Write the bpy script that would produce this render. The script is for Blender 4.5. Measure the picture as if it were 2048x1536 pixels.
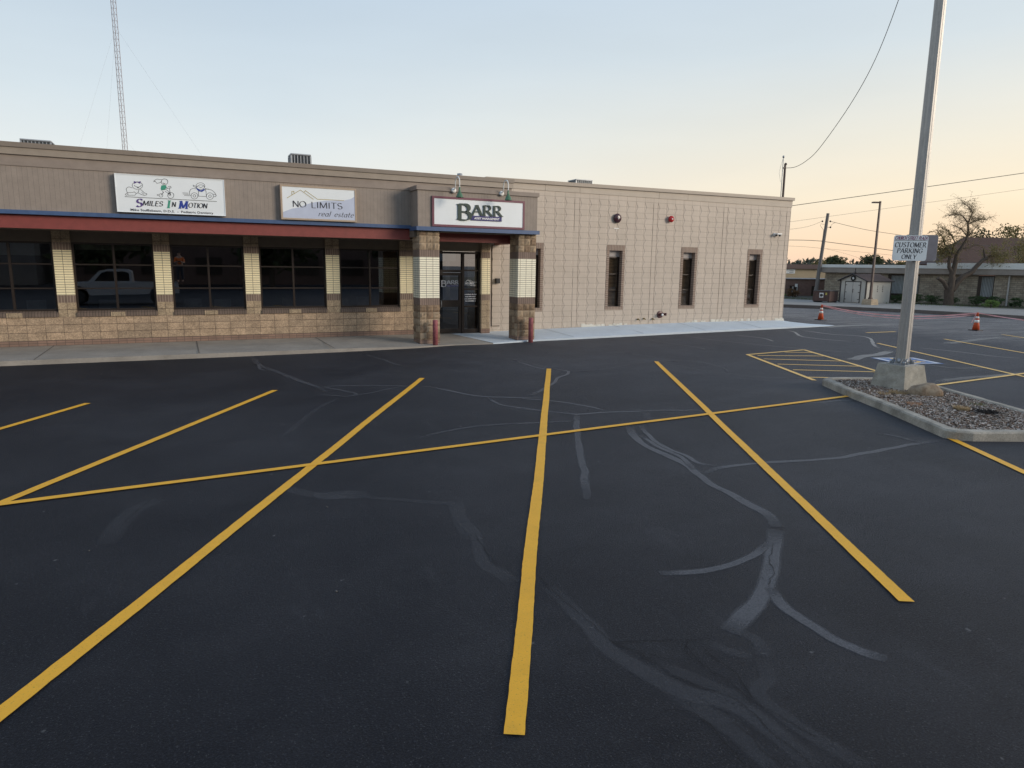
import bpy, bmesh, math, random
from math import radians as R, sin, cos, pi
from mathutils import Vector, Matrix, noise
random.seed(7)
for o in list(bpy.data.objects): bpy.data.objects.remove(o)
SC = bpy.context.scene; COL = SC.collection
# ------------------------------------------------------------ camera
yaw = R(64.0632); pit = R(9.8768); rol = R(0.8068)
F = Vector((cos(yaw)*cos(pit), sin(yaw)*cos(pit), -sin(pit)))
Rt = Vector((sin(yaw), -cos(yaw), 0)); Up = Rt.cross(F)
Rr = cos(rol)*Rt + sin(rol)*Up; Ur = -sin(rol)*Rt + cos(rol)*Up
cd = bpy.data.cameras.new('camera'); cam = bpy.data.objects.new('camera', cd); COL.objects.link(cam)
M = Matrix.Identity(4)
for i in range(3): M[i][0] = Rr[i]; M[i][1] = Ur[i]; M[i][2] = -F[i]
M[2][3] = 2.35
cam.matrix_world = M
cd.sensor_width = 36; cd.lens = 1354.59/2048*36; cd.clip_end = 3000; cd.clip_start = 0.05
SC.camera = cam
# ------------------------------------------------------------ world
SUN_AZ = R(8)          # direction (from +X towards +Y) of the glow
W = bpy.data.worlds.new('World'); SC.world = W; W.use_nodes = True
nt = W.node_tree; nt.nodes.clear()
N = nt.nodes.new; L = nt.links.new
wo = N('ShaderNodeOutputWorld'); bg = N('ShaderNodeBackground'); tc = N('ShaderNodeTexCoord')
sky = N('ShaderNodeTexSky'); sky.sky_type = 'NISHITA'; sky.sun_disc = False
sky.sun_elevation = R(2); sky.sun_rotation = pi/2 - SUN_AZ; sky.altitude = 200; sky.dust_density = 1.0
sx = N('ShaderNodeSeparateXYZ'); L(tc.outputs['Generated'], sx.inputs[0])
def ramp(stops):
    r = N('ShaderNodeValToRGB'); e = r.color_ramp.elements
    while len(e) > 1: e.remove(e[-1])
    for i, (p, c) in enumerate(stops):
        x = e[0] if i == 0 else e.new(p)
        x.position = p; x.color = (*c, 1)
    return r
def lin(r, g, b):
    f = lambda c: ((c/255+0.055)/1.055)**2.4 if c > 10 else c/255/12.92
    return (f(r), f(g), f(b))
cool = ramp([(0, lin(238,235,224)), (.08, lin(231,234,230)), (.2, lin(208,220,227)), (.36, lin(184,202,219)), (.5, lin(170,191,213)), (1, lin(140,165,200))])
warm = ramp([(0, lin(246,204,174)), (.03, lin(249,217,182)), (.09, lin(248,232,204)), (.16, lin(236,231,216)), (.27, lin(210,220,225)), (.5, lin(178,198,220)), (1, lin(140,165,200))])
L(sx.outputs['Z'], cool.inputs[0]); L(sx.outputs['Z'], warm.inputs[0])
vm = N('ShaderNodeVectorMath'); vm.operation = 'DOT_PRODUCT'; L(tc.outputs['Generated'], vm.inputs[0]); vm.inputs[1].default_value = (cos(SUN_AZ), sin(SUN_AZ), 0)
mr = N('ShaderNodeMapRange'); mr.inputs[1].default_value = .25; mr.inputs[2].default_value = .92; L(vm.outputs['Value'], mr.inputs[0])
mx = N('ShaderNodeMix'); mx.data_type = 'RGBA'; L(mr.outputs[0], mx.inputs[0]); L(cool.outputs[0], mx.inputs[6]); L(warm.outputs[0], mx.inputs[7])
# thin high haze streaks
nz = N('ShaderNodeTexNoise'); nz.inputs['Scale'].default_value = 2.2; nz.inputs['Detail'].default_value = 5
mp = N('ShaderNodeMapping'); mp.inputs['Scale'].default_value = (1, 1, 5); L(tc.outputs['Generated'], mp.inputs[0]); L(mp.outputs[0], nz.inputs[0])
mrn = N('ShaderNodeMapRange'); mrn.inputs[1].default_value = .3; mrn.inputs[2].default_value = .7; mrn.inputs[3].default_value = .97; mrn.inputs[4].default_value = 1.03; L(nz.outputs[0], mrn.inputs[0])
mul = N('ShaderNodeVectorMath'); mul.operation = 'SCALE'; L(mx.outputs[2], mul.inputs[0]); L(mrn.outputs[0], mul.inputs[3])
ns = N('ShaderNodeVectorMath'); ns.operation = 'SCALE'; L(sky.outputs[0], ns.inputs[0]); ns.inputs[3].default_value = .06
ad = N('ShaderNodeMix'); ad.data_type = 'RGBA'; ad.inputs[0].default_value = .05; L(mul.outputs[0], ad.inputs[6]); L(ns.outputs[0], ad.inputs[7])
L(ad.outputs[2], bg.inputs[0]); bg.inputs[1].default_value = 0.93; L(bg.outputs[0], wo.inputs[0])
# ------------------------------------------------------------ sun
sd = bpy.data.lights.new('soft_fill', 'SUN'); sd.energy = 2.3; sd.angle = R(25); sd.color = (1, .87, .72)
so = bpy.data.objects.new('soft_fill', sd); COL.objects.link(so)
sdir = Vector((1, -1.0, .34)).normalized()      # towards the lamp, added in front to brighten the facade after sunset
so.rotation_euler = sdir.to_track_quat('Z', 'Y').to_euler()
SC.view_settings.view_transform = 'Standard'; SC.view_settings.look = 'None'
SC.view_settings.exposure = 0.28; SC.view_settings.gamma = 1
# ------------------------------------------------------------ materials
class NT:
    def __init__(s, name):
        s.m = bpy.data.materials.new(name); s.m.use_nodes = True; s.t = s.m.node_tree; s.t.nodes.clear()
        s.out = s.n('ShaderNodeOutputMaterial'); s.p = s.n('ShaderNodeBsdfPrincipled'); s.l(s.p.outputs[0], s.out.inputs[0])
    def n(s, t): return s.t.nodes.new(t)
    def l(s, a, b): s.t.links.new(a, b)
    def pos(s):
        g = s.n('ShaderNodeNewGeometry'); return g
    def noise(s, scale, detail=4, rough=.6, vec=None, stretch=None):
        q = s.n('ShaderNodeTexNoise'); q.inputs['Scale'].default_value = scale; q.inputs['Detail'].default_value = detail; q.inputs['Roughness'].default_value = rough
        v = vec or s.pos().outputs['Position']
        if stretch:
            mpn = s.n('ShaderNodeMapping'); mpn.inputs['Scale'].default_value = stretch; s.l(v, mpn.inputs[0]); v = mpn.outputs[0]
        s.l(v, q.inputs[0]); return q.outputs[0]
    def math(s, op, a, b=None, c=None, clamp=False):
        q = s.n('ShaderNodeMath'); q.operation = op; q.use_clamp = clamp
        for i, v in enumerate((a, b, c)):
            if v is None: continue
            if isinstance(v, (int, float)): q.inputs[i].default_value = v
            else: s.l(v, q.inputs[i])
        return q.outputs[0]
    def rng(s, v, a, b, c, d):
        q = s.n('ShaderNodeMapRange')
        for i, x in enumerate((a, b, c, d)): q.inputs[i+1].default_value = x
        s.l(v, q.inputs[0]); return q.outputs[0]
    def mix(s, f, a, b, mode='MIX'):
        q = s.n('ShaderNodeMix'); q.data_type = 'RGBA'; q.blend_type = mode
        for i, v in ((0, f), (6, a), (7, b)):
            if isinstance(v, (int, float)): q.inputs[i].default_value = v
            elif isinstance(v, tuple): q.inputs[i].default_value = (*v[:3], 1)
            else: s.l(v, q.inputs[i])
        return q.outputs[2]
    def bump(s, h, st=.5, dist=.01):
        q = s.n('ShaderNodeBump'); q.inputs['Strength'].default_value = st; q.inputs['Distance'].default_value = dist
        s.l(h, q.inputs['Height']); s.l(q.outputs[0], s.p.inputs['Normal']); return q
    def base(s, v):
        if isinstance(v, tuple): s.p.inputs['Base Color'].default_value = (*v[:3], 1)
        else: s.l(v, s.p.inputs['Base Color'])
    def rough(s, v):
        if isinstance(v, (int, float)): s.p.inputs['Roughness'].default_value = v
        else: s.l(v, s.p.inputs['Roughness'])
def plain(name, c, rough=.6, var=.15, scale=6, bump=.2, bs=60, metal=0, streak=None):
    t = NT(name); a = t.noise(scale, 5, .6, stretch=streak)
    f = t.rng(a, .3, .7, 1-var, 1+var)
    q = t.n('ShaderNodeVectorMath'); q.operation = 'SCALE'; q.inputs[0].default_value = c; t.l(f, q.inputs[3])
    t.base(q.outputs[0]); t.rough(rough); t.p.inputs['Metallic'].default_value = metal
    if bump: t.bump(t.noise(bs, 3), bump, .004)
    return t.m
def uvz(t, ox, oz, modx=None):
    g = t.pos(); s1 = t.n('ShaderNodeSeparateXYZ'); t.l(g.outputs['Position'], s1.inputs[0])
    s2 = t.n('ShaderNodeSeparateXYZ'); t.l(g.outputs['True Normal'], s2.inputs[0])
    side = t.math('GREATER_THAN', t.math('ABSOLUTE', s2.outputs[0]), .7)
    u = t.math('ADD', t.math('MULTIPLY', s1.outputs[0], t.math('SUBTRACT', 1, side)), t.math('MULTIPLY', s1.outputs[1], side))
    u = t.math('SUBTRACT', u, ox)
    if modx: u = t.math('MODULO', t.math('ADD', u, modx*4), modx)
    c = t.n('ShaderNodeCombineXYZ'); t.l(u, c.inputs[0]); t.l(t.math('SUBTRACT', s1.outputs[2], oz), c.inputs[1])
    return c.outputs[0]
def masonry(name, bw, bh, ox=0, oz=0, mort=.006, c1=(.3,.25,.2), c2=(.25,.2,.15), cm=(.12,.1,.08), off=0, var=.18, vs=3, split=0, rough=.8, bump=.5, modx=None, fine=90, spk=0):
    t = NT(name); b = t.n('ShaderNodeTexBrick'); v = uvz(t, ox, oz, modx); t.l(v, b.inputs['Vector'])
    b.offset = off; b.offset_frequency = 2; b.squash = 1
    b.inputs['Scale'].default_value = 1; b.inputs['Mortar Size'].default_value = mort; b.inputs['Mortar Smooth'].default_value = .1
    b.inputs['Brick Width'].default_value = bw; b.inputs['Row Height'].default_value = bh; b.inputs['Bias'].default_value = 0
    b.inputs['Color1'].default_value = (*c1, 1); b.inputs['Color2'].default_value = (*c2, 1); b.inputs['Mortar'].default_value = (*cm, 1)
    a = t.noise(vs, 6, .65); f = t.rng(a, .3, .7, 1-var, 1+var)
    fn = t.noise(fine, 4, .7)
    if spk: f = t.math('MULTIPLY', f, t.rng(fn, .35, .65, 1-spk, 1+spk))
    q = t.n('ShaderNodeVectorMath'); q.operation = 'SCALE'; t.l(b.outputs[0], q.inputs[0]); t.l(f, q.inputs[3])
    t.base(q.outputs[0]); t.rough(rough)
    h = t.math('SUBTRACT', 1, b.outputs['Fac'])
    sp = t.noise(14, 5, .7) if split else fn
    hh = t.math('ADD', h, t.math('MULTIPLY', sp, split if split else .15))
    t.bump(hh, bump, .012 if split else .005)
    return t.m
def glassmat(name, tint=(.48,.48,.47), refl=1.0):
    t = NT(name); t.t.nodes.remove(t.p)
    tr = t.n('ShaderNodeBsdfTransparent'); tr.inputs[0].default_value = (*tint, 1)
    gl = t.n('ShaderNodeBsdfGlossy'); gl.inputs['Roughness'].default_value = .012; gl.inputs[0].default_value = (.92,.95,1,1)
    fr = t.n('ShaderNodeFresnel'); fr.inputs[0].default_value = 1.75
    bn = t.n('ShaderNodeBump'); bn.inputs['Strength'].default_value = .02; bn.inputs['Distance'].default_value = .01
    t.l(t.noise(1.7, 1), bn.inputs['Height']); t.l(bn.outputs[0], gl.inputs['Normal'])
    ms = t.n('ShaderNodeMixShader'); t.l(t.math('ADD', t.math('MULTIPLY', fr.outputs[0], refl*2.0), .04), ms.inputs[0]); t.l(tr.outputs[0], ms.inputs[1]); t.l(gl.outputs[0], ms.inputs[2]); t.l(ms.outputs[0], t.out.inputs[0])
    return t.m
# ------------------------------------------------------------ mesh helpers
class MB:
    def __init__(s): s.v = []; s.f = []; s.mi = []; s.sm = []; s.c = None
    def add(s, vs, fs, mi=0, sm=False):
        o = len(s.v); s.v += [tuple(v) for v in vs]
        for f in fs: s.f.append(tuple(o+i for i in f)); s.mi.append(mi); s.sm.append(sm)
        return s
    def box(s, x0, x1, y0, y1, z0, z1, mi=0, bev=0):
        if bev:
            bm = bmesh.new(); bmesh.ops.create_cube(bm, size=1)
            for v in bm.verts: v.co = Vector(((x0+x1)/2+v.co.x*(x1-x0), (y0+y1)/2+v.co.y*(y1-y0), (z0+z1)/2+v.co.z*(z1-z0)))
            bmesh.ops.bevel(bm, geom=bm.edges[:], offset=bev, segments=2, affect='EDGES', profile=.6)
            bm.verts.index_update(); s.add([v.co[:] for v in bm.verts], [[v.index for v in f.verts] for f in bm.faces], mi); bm.free(); return s
        return s.add([(x0,y0,z0),(x1,y0,z0),(x1,y1,z0),(x0,y1,z0),(x0,y0,z1),(x1,y0,z1),(x1,y1,z1),(x0,y1,z1)],
                     [(0,3,2,1),(4,5,6,7),(0,1,5,4),(1,2,6,5),(2,3,7,6),(3,0,4,7)], mi)
    def obox(s, c, ax, hx, hy, z0, z1, mi=0):       # box turned about z by unit vector ax
        ay = (-ax[1], ax[0]); P = []
        for z in (z0, z1):
            for a, b in ((-1,-1),(1,-1),(1,1),(-1,1)): P.append((c[0]+ax[0]*hx*a+ay[0]*hy*b, c[1]+ax[1]*hx*a+ay[1]*hy*b, z))
        return s.add(P, [(0,3,2,1),(4,5,6,7),(0,1,5,4),(1,2,6,5),(2,3,7,6),(3,0,4,7)], mi)
    def prism(s, poly, z0, z1, mi=0, mt=None):      # poly xy ccw
        n = len(poly); g = (lambda z, p: z(p) if callable(z) else z)
        P = [(p[0],p[1],g(z0,p)) for p in poly]+[(p[0],p[1],g(z1,p)) for p in poly]
        s.add(P, [tuple(range(n-1,-1,-1))]+[(i,(i+1)%n,n+(i+1)%n,n+i) for i in range(n)], mi)
        return s.add(P[n:], [tuple(range(n))], mi if mt is None else mt)
    def prof(s, pts, axis, a, b, mi=0):             # profile (two coords) extruded along axis 'x' or 'y'
        n = len(pts)
        mk = (lambda q, t: (t, q[0], q[1])) if axis == 'x' else (lambda q, t: (q[0], t, q[1]))
        P = [mk(p, a) for p in pts]+[mk(p, b) for p in pts]
        return s.add(P, [tuple(range(n)), tuple(range(2*n-1,n-1,-1))]+[(i,n+i,n+(i+1)%n,(i+1)%n) for i in range(n)], mi)
    def tube(s, pts, r, n=8, mi=0, caps=True):
        pts = [Vector(p) for p in pts]; k = len(pts); rr = r if isinstance(r, (list, tuple)) else [r]*k
        V = []; prev = None
        for i, p in enumerate(pts):
            d = (pts[min(i+1,k-1)]-pts[max(i-1,0)]).normalized()
            if prev is None: a = d.orthogonal().normalized()
            else:
                a = prev-d*prev.dot(d); a = a.normalized() if a.length > 1e-6 else d.orthogonal().normalized()
            prev = a; b = d.cross(a)
            for j in range(n):
                t = 2*pi*j/n; V.append(p+(a*cos(t)+b*sin(t))*rr[i])
        Fc = [(i*n+j, i*n+(j+1)%n, (i+1)*n+(j+1)%n, (i+1)*n+j) for i in range(k-1) for j in range(n)]
        s.add([v[:] for v in V], Fc, mi, True)
        if caps: s.add([v[:] for v in V[:n]], [tuple(range(n-1,-1,-1))], mi); s.add([v[:] for v in V[-n:]], [tuple(range(n))], mi)
        return s
    def lathe(s, prof, c, axis=(0,0,1), n=20, mi=0, sm=True):   # prof: (r, h)
        ax = Vector(axis).normalized(); a = ax.orthogonal().normalized(); b = ax.cross(a); c = Vector(c); V = []
        for r, h in prof:
            for j in range(n):
                t = 2*pi*j/n; V.append((c+ax*h+(a*cos(t)+b*sin(t))*r)[:])
        k = len(prof)
        s.add(V, [(i*n+j, i*n+(j+1)%n, (i+1)*n+(j+1)%n, (i+1)*n+j) for i in range(k-1) for j in range(n)]+[tuple(range(n-1,-1,-1)), tuple((k-1)*n+j for j in range(n))], mi, sm)
        return s
    def build(s, name, mats, parent=None, origin=None, shade=True, bevel=0):
        me = bpy.data.meshes.new(name)
        if parent is not None: off = wl(parent)
        else: off = Vector(origin) if origin else Vector((0,0,0))
        me.from_pydata([(v[0]-off.x, v[1]-off.y, v[2]-off.z) for v in s.v], [], s.f); me.validate(); me.update()
        if not isinstance(mats, (list, tuple)): mats = [mats]
        for m in mats: me.materials.append(m)
        if len(me.polygons) == len(s.f):
            me.polygons.foreach_set('material_index', s.mi); me.polygons.foreach_set('use_smooth', s.sm)
        o = bpy.data.objects.new(name, me); COL.objects.link(o)
        if parent is not None: o.parent = parent
        else: o.location = off
        if bevel:
            b = o.modifiers.new('bevel', 'BEVEL'); b.width = bevel; b.segments = 2; b.limit_method = 'ANGLE'
        return o
def wl(o):
    v = Vector(o.location)
    while o.parent: o = o.parent; v += Vector(o.location)
    return v
def tag(o, label=None, cat=None, group=None, kind=None):
    if label: o['label'] = label
    if cat: o['category'] = cat
    if group: o['group'] = group
    if kind: o['kind'] = kind
    return o
def empty(name, loc, label, cat, group=None):
    o = bpy.data.objects.new(name, None); COL.objects.link(o); o.location = loc; o.empty_display_size = .2
    return tag(o, label, cat, group)
def struct(mb, name, m, **k): return tag(mb.build(name, m, **k), kind='structure')
# ------------------------------------------------------------ lettering
def arc(cx, cy, rx, ry, a0, a1, n=12): return [(cx+rx*cos(R(a0+(a1-a0)*i/n)), cy+ry*sin(R(a0+(a1-a0)*i/n))) for i in range(n+1)]
GL = {
 'A': (.84, [[(.04,0),(.42,1)],[(.42,1),(.8,0)],[(.17,.36),(.67,.36)]]),
 'B': (.72, [[(.14,0),(.14,1)],[(.14,1),(.36,1)]+arc(.36,.76,.24,.24,90,-90)+[(.14,.52)],[(.14,.52),(.4,.52)]+arc(.4,.26,.27,.26,90,-90)+[(.14,0)]]),
 'C': (.8, [arc(.44,.5,.36,.49,42,318,20)]),
 'E': (.66, [[(.14,0),(.14,1)],[(.14,1),(.58,1)],[(.14,.52),(.5,.52)],[(.14,0),(.62,0)]]),
 'G': (.86, [arc(.44,.5,.36,.49,42,330,20)+[(.78,.42)],[(.56,.42),(.82,.42)]]),
 'H': (.84, [[(.14,0),(.14,1)],[(.7,0),(.7,1)],[(.14,.5),(.7,.5)]]),
 'I': (.32, [[(.16,0),(.16,1)]]),
 'K': (.8, [[(.14,0),(.14,1)],[(.66,1),(.16,.42)],[(.3,.58),(.74,0)]]),
 'L': (.62, [[(.14,0),(.14,1)],[(.14,0),(.58,0)]]),
 'M': (1., [[(.12,0),(.16,1)],[(.16,1),(.5,.08)],[(.5,.08),(.84,1)],[(.84,1),(.88,0)]]),
 'N': (.86, [[(.13,0),(.13,1)],[(.13,1),(.73,0)],[(.73,0),(.73,1)]]),
 'O': (.9, [arc(.45,.5,.38,.49,0,360,28)]),
 'P': (.68, [[(.14,0),(.14,1)],[(.14,1),(.36,1)]+arc(.36,.74,.25,.26,90,-90)+[(.14,.48)]]),
 'R': (.78, [[(.14,0),(.14,1)],[(.14,1),(.36,1)]+arc(.36,.75,.24,.25,90,-90)+[(.14,.5)],[(.36,.5),(.74,0)]]),
 'S': (.66, [arc(.33,.75,.23,.24,35,260,14)+arc(.33,.26,.25,.25,80,-150,14)]),
 'T': (.76, [[(.38,0),(.38,1)],[(.06,1),(.7,1)]]),
 'U': (.84, [[(.14,1),(.14,.32)]+arc(.42,.32,.28,.31,180,360)+[(.7,1)]]),
 'Y': (.78, [[(.06,1),(.39,.46)],[(.39,.46),(.72,1)],[(.39,.46),(.39,0)]]),
 'Z': (.7, [[(.08,1),(.62,1)],[(.62,1),(.08,0)],[(.08,0),(.64,0)]]),
 'e': (.5, [[(.08,.32),(.42,.36)]+arc(.26,.32,.17,.3,20,320)]),
 'r': (.36, [[(.1,0),(.1,.62)],arc(.28,.4,.17,.2,170,60,6)]),
 'a': (.54, [arc(.25,.3,.18,.29,0,360,16),[(.44,.6),(.42,.1),(.5,0)]]),
 'l': (.24, [[(.12,0),(.12,1)]]),
 's': (.42, [arc(.21,.46,.13,.14,40,260,8)+arc(.21,.16,.14,.15,80,-150,8)]),
 't': (.36, [[(.16,.9),(.14,.12),(.28,0)],[(.02,.6),(.32,.6)]]),
 ' ': (.45, []),
}
def nib(mb, text, at, h, width, thick=.16, thin=.05, serif=.09, slant=0, depth=.004, mi=0, sizes=None, track=0):
    """letters drawn with a broad nib; at(u, v, w) -> world point; baseline at (0, 0)"""
    sizes = sizes or [1]*len(text); tot = sum(GL[c][0]*z+track for c, z in zip(text, sizes)) - track
    sxx = width/(tot*h); x = 0; ca, sa = cos(R(18)), sin(R(18)); lay = [0]
    def poly(P, dz=0):
        lay[0] += 1; d = depth+lay[0] % 5*.00025
        n = len(P); V = [at((p[0]+slant*p[1])*h*sxx, p[1]*h, 0) for p in P]+[at((p[0]+slant*p[1])*h*sxx, p[1]*h, d) for p in P]
        mb.add(V, [tuple(range(n,2*n)), tuple(range(n-1,-1,-1))]+[(i,(i+1)%n,n+(i+1)%n,n+i) for i in range(n)], mi)
    for c, z in zip(text, sizes):
        w, st = GL[c]
        for s in st:
            P = [(x+p[0]*z, p[1]*z) for p in s]; k = len(P); Lp = []; Rp = []
            for i in range(k):
                a = P[max(i-1,0)]; b = P[min(i+1,k-1)]; dx, dy = b[0]-a[0], b[1]-a[1]; m = math.hypot(dx, dy) or 1; dx /= m; dy /= m
                t = (thin+(thick-thin)*abs(dx*sa-dy*ca)**1.5)/2
                Lp.append((P[i][0]-dy*t/sxx if abs(dy) > .3 else P[i][0]-dy*t, P[i][1]+dx*t)); Rp.append((P[i][0]+dy*t/sxx if abs(dy) > .3 else P[i][0]+dy*t, P[i][1]-dx*t))
            for i in range(k-1): poly([Lp[i], Rp[i], Rp[i+1], Lp[i+1]])
            if serif and len(s) <= 3 or (serif and c in 'U' ):
                for e, q in ((P[0], P[1]), (P[-1], P[-2])):
                    if abs(q[1]-e[1]) > .8*abs(q[0]-e[0]) and (abs(e[1]) < .01 or abs(e[1]-z) < .01) and not (c == 'N' and e[0]-x > .6 and e[1] < .01):
                        yy = e[1]; s0 = thin/2 if yy < .1 else -thin/2; hw = thick/2+serif
                        poly([(e[0]-hw/sxx*.9, yy+s0-thin/2), (e[0]+hw/sxx*.9, yy+s0-thin/2), (e[0]+hw/sxx*.9, yy+s0+thin/2), (e[0]-hw/sxx*.9, yy+s0+thin/2)])
            if serif and c in 'CGS':
                e = P[0]; poly([(e[0]-.02, e[1]-.16*z), (e[0]+.05, e[1]-.16*z), (e[0]+.05, e[1]+.1*z), (e[0]-.02, e[1]+.1*z)])
        x += w*z+track
def ftext(mb, text, at, h, width, depth=.002, shear=0, mi=0, bold=0):
    c = bpy.data.curves.new('t', 'FONT'); c.body = text; c.size = 1; c.resolution_u = 2; c.offset = bold; c.fill_mode = 'FRONT'
    o = bpy.data.objects.new('t', c); COL.objects.link(o)
    dg = bpy.context.evaluated_depsgraph_get(); me = bpy.data.meshes.new_from_object(o.evaluated_get(dg))
    xs = [v.co.x for v in me.vertices]; x0, x1 = min(xs), max(xs)
    V = [at((v.co.x-x0)/(x1-x0)*width+shear*v.co.y*h/.72, v.co.y*h/.72, depth) for v in me.vertices]
    mb.add(V, [tuple(p.vertices) for p in me.polygons], mi)
    bpy.data.objects.remove(o); bpy.data.meshes.remove(me); bpy.data.curves.remove(c)
def line2(mb, P, w, at, depth=.002, mi=0):
    for i in range(len(P)-1):
        a, b = Vector(P[i]), Vector(P[i+1]); d = b-a
        if d.length < 1e-5: continue
        d.normalize(); n = Vector((-d.y, d.x))*w/2; a = a-d*w*.3; b = b+d*w*.3; dz = depth+(i % 3)*.0002
        mb.add([at(*(a-n), dz), at(*(b-n), dz), at(*(b+n), dz), at(*(a+n), dz)], [(0,1,2,3)], mi)
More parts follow.
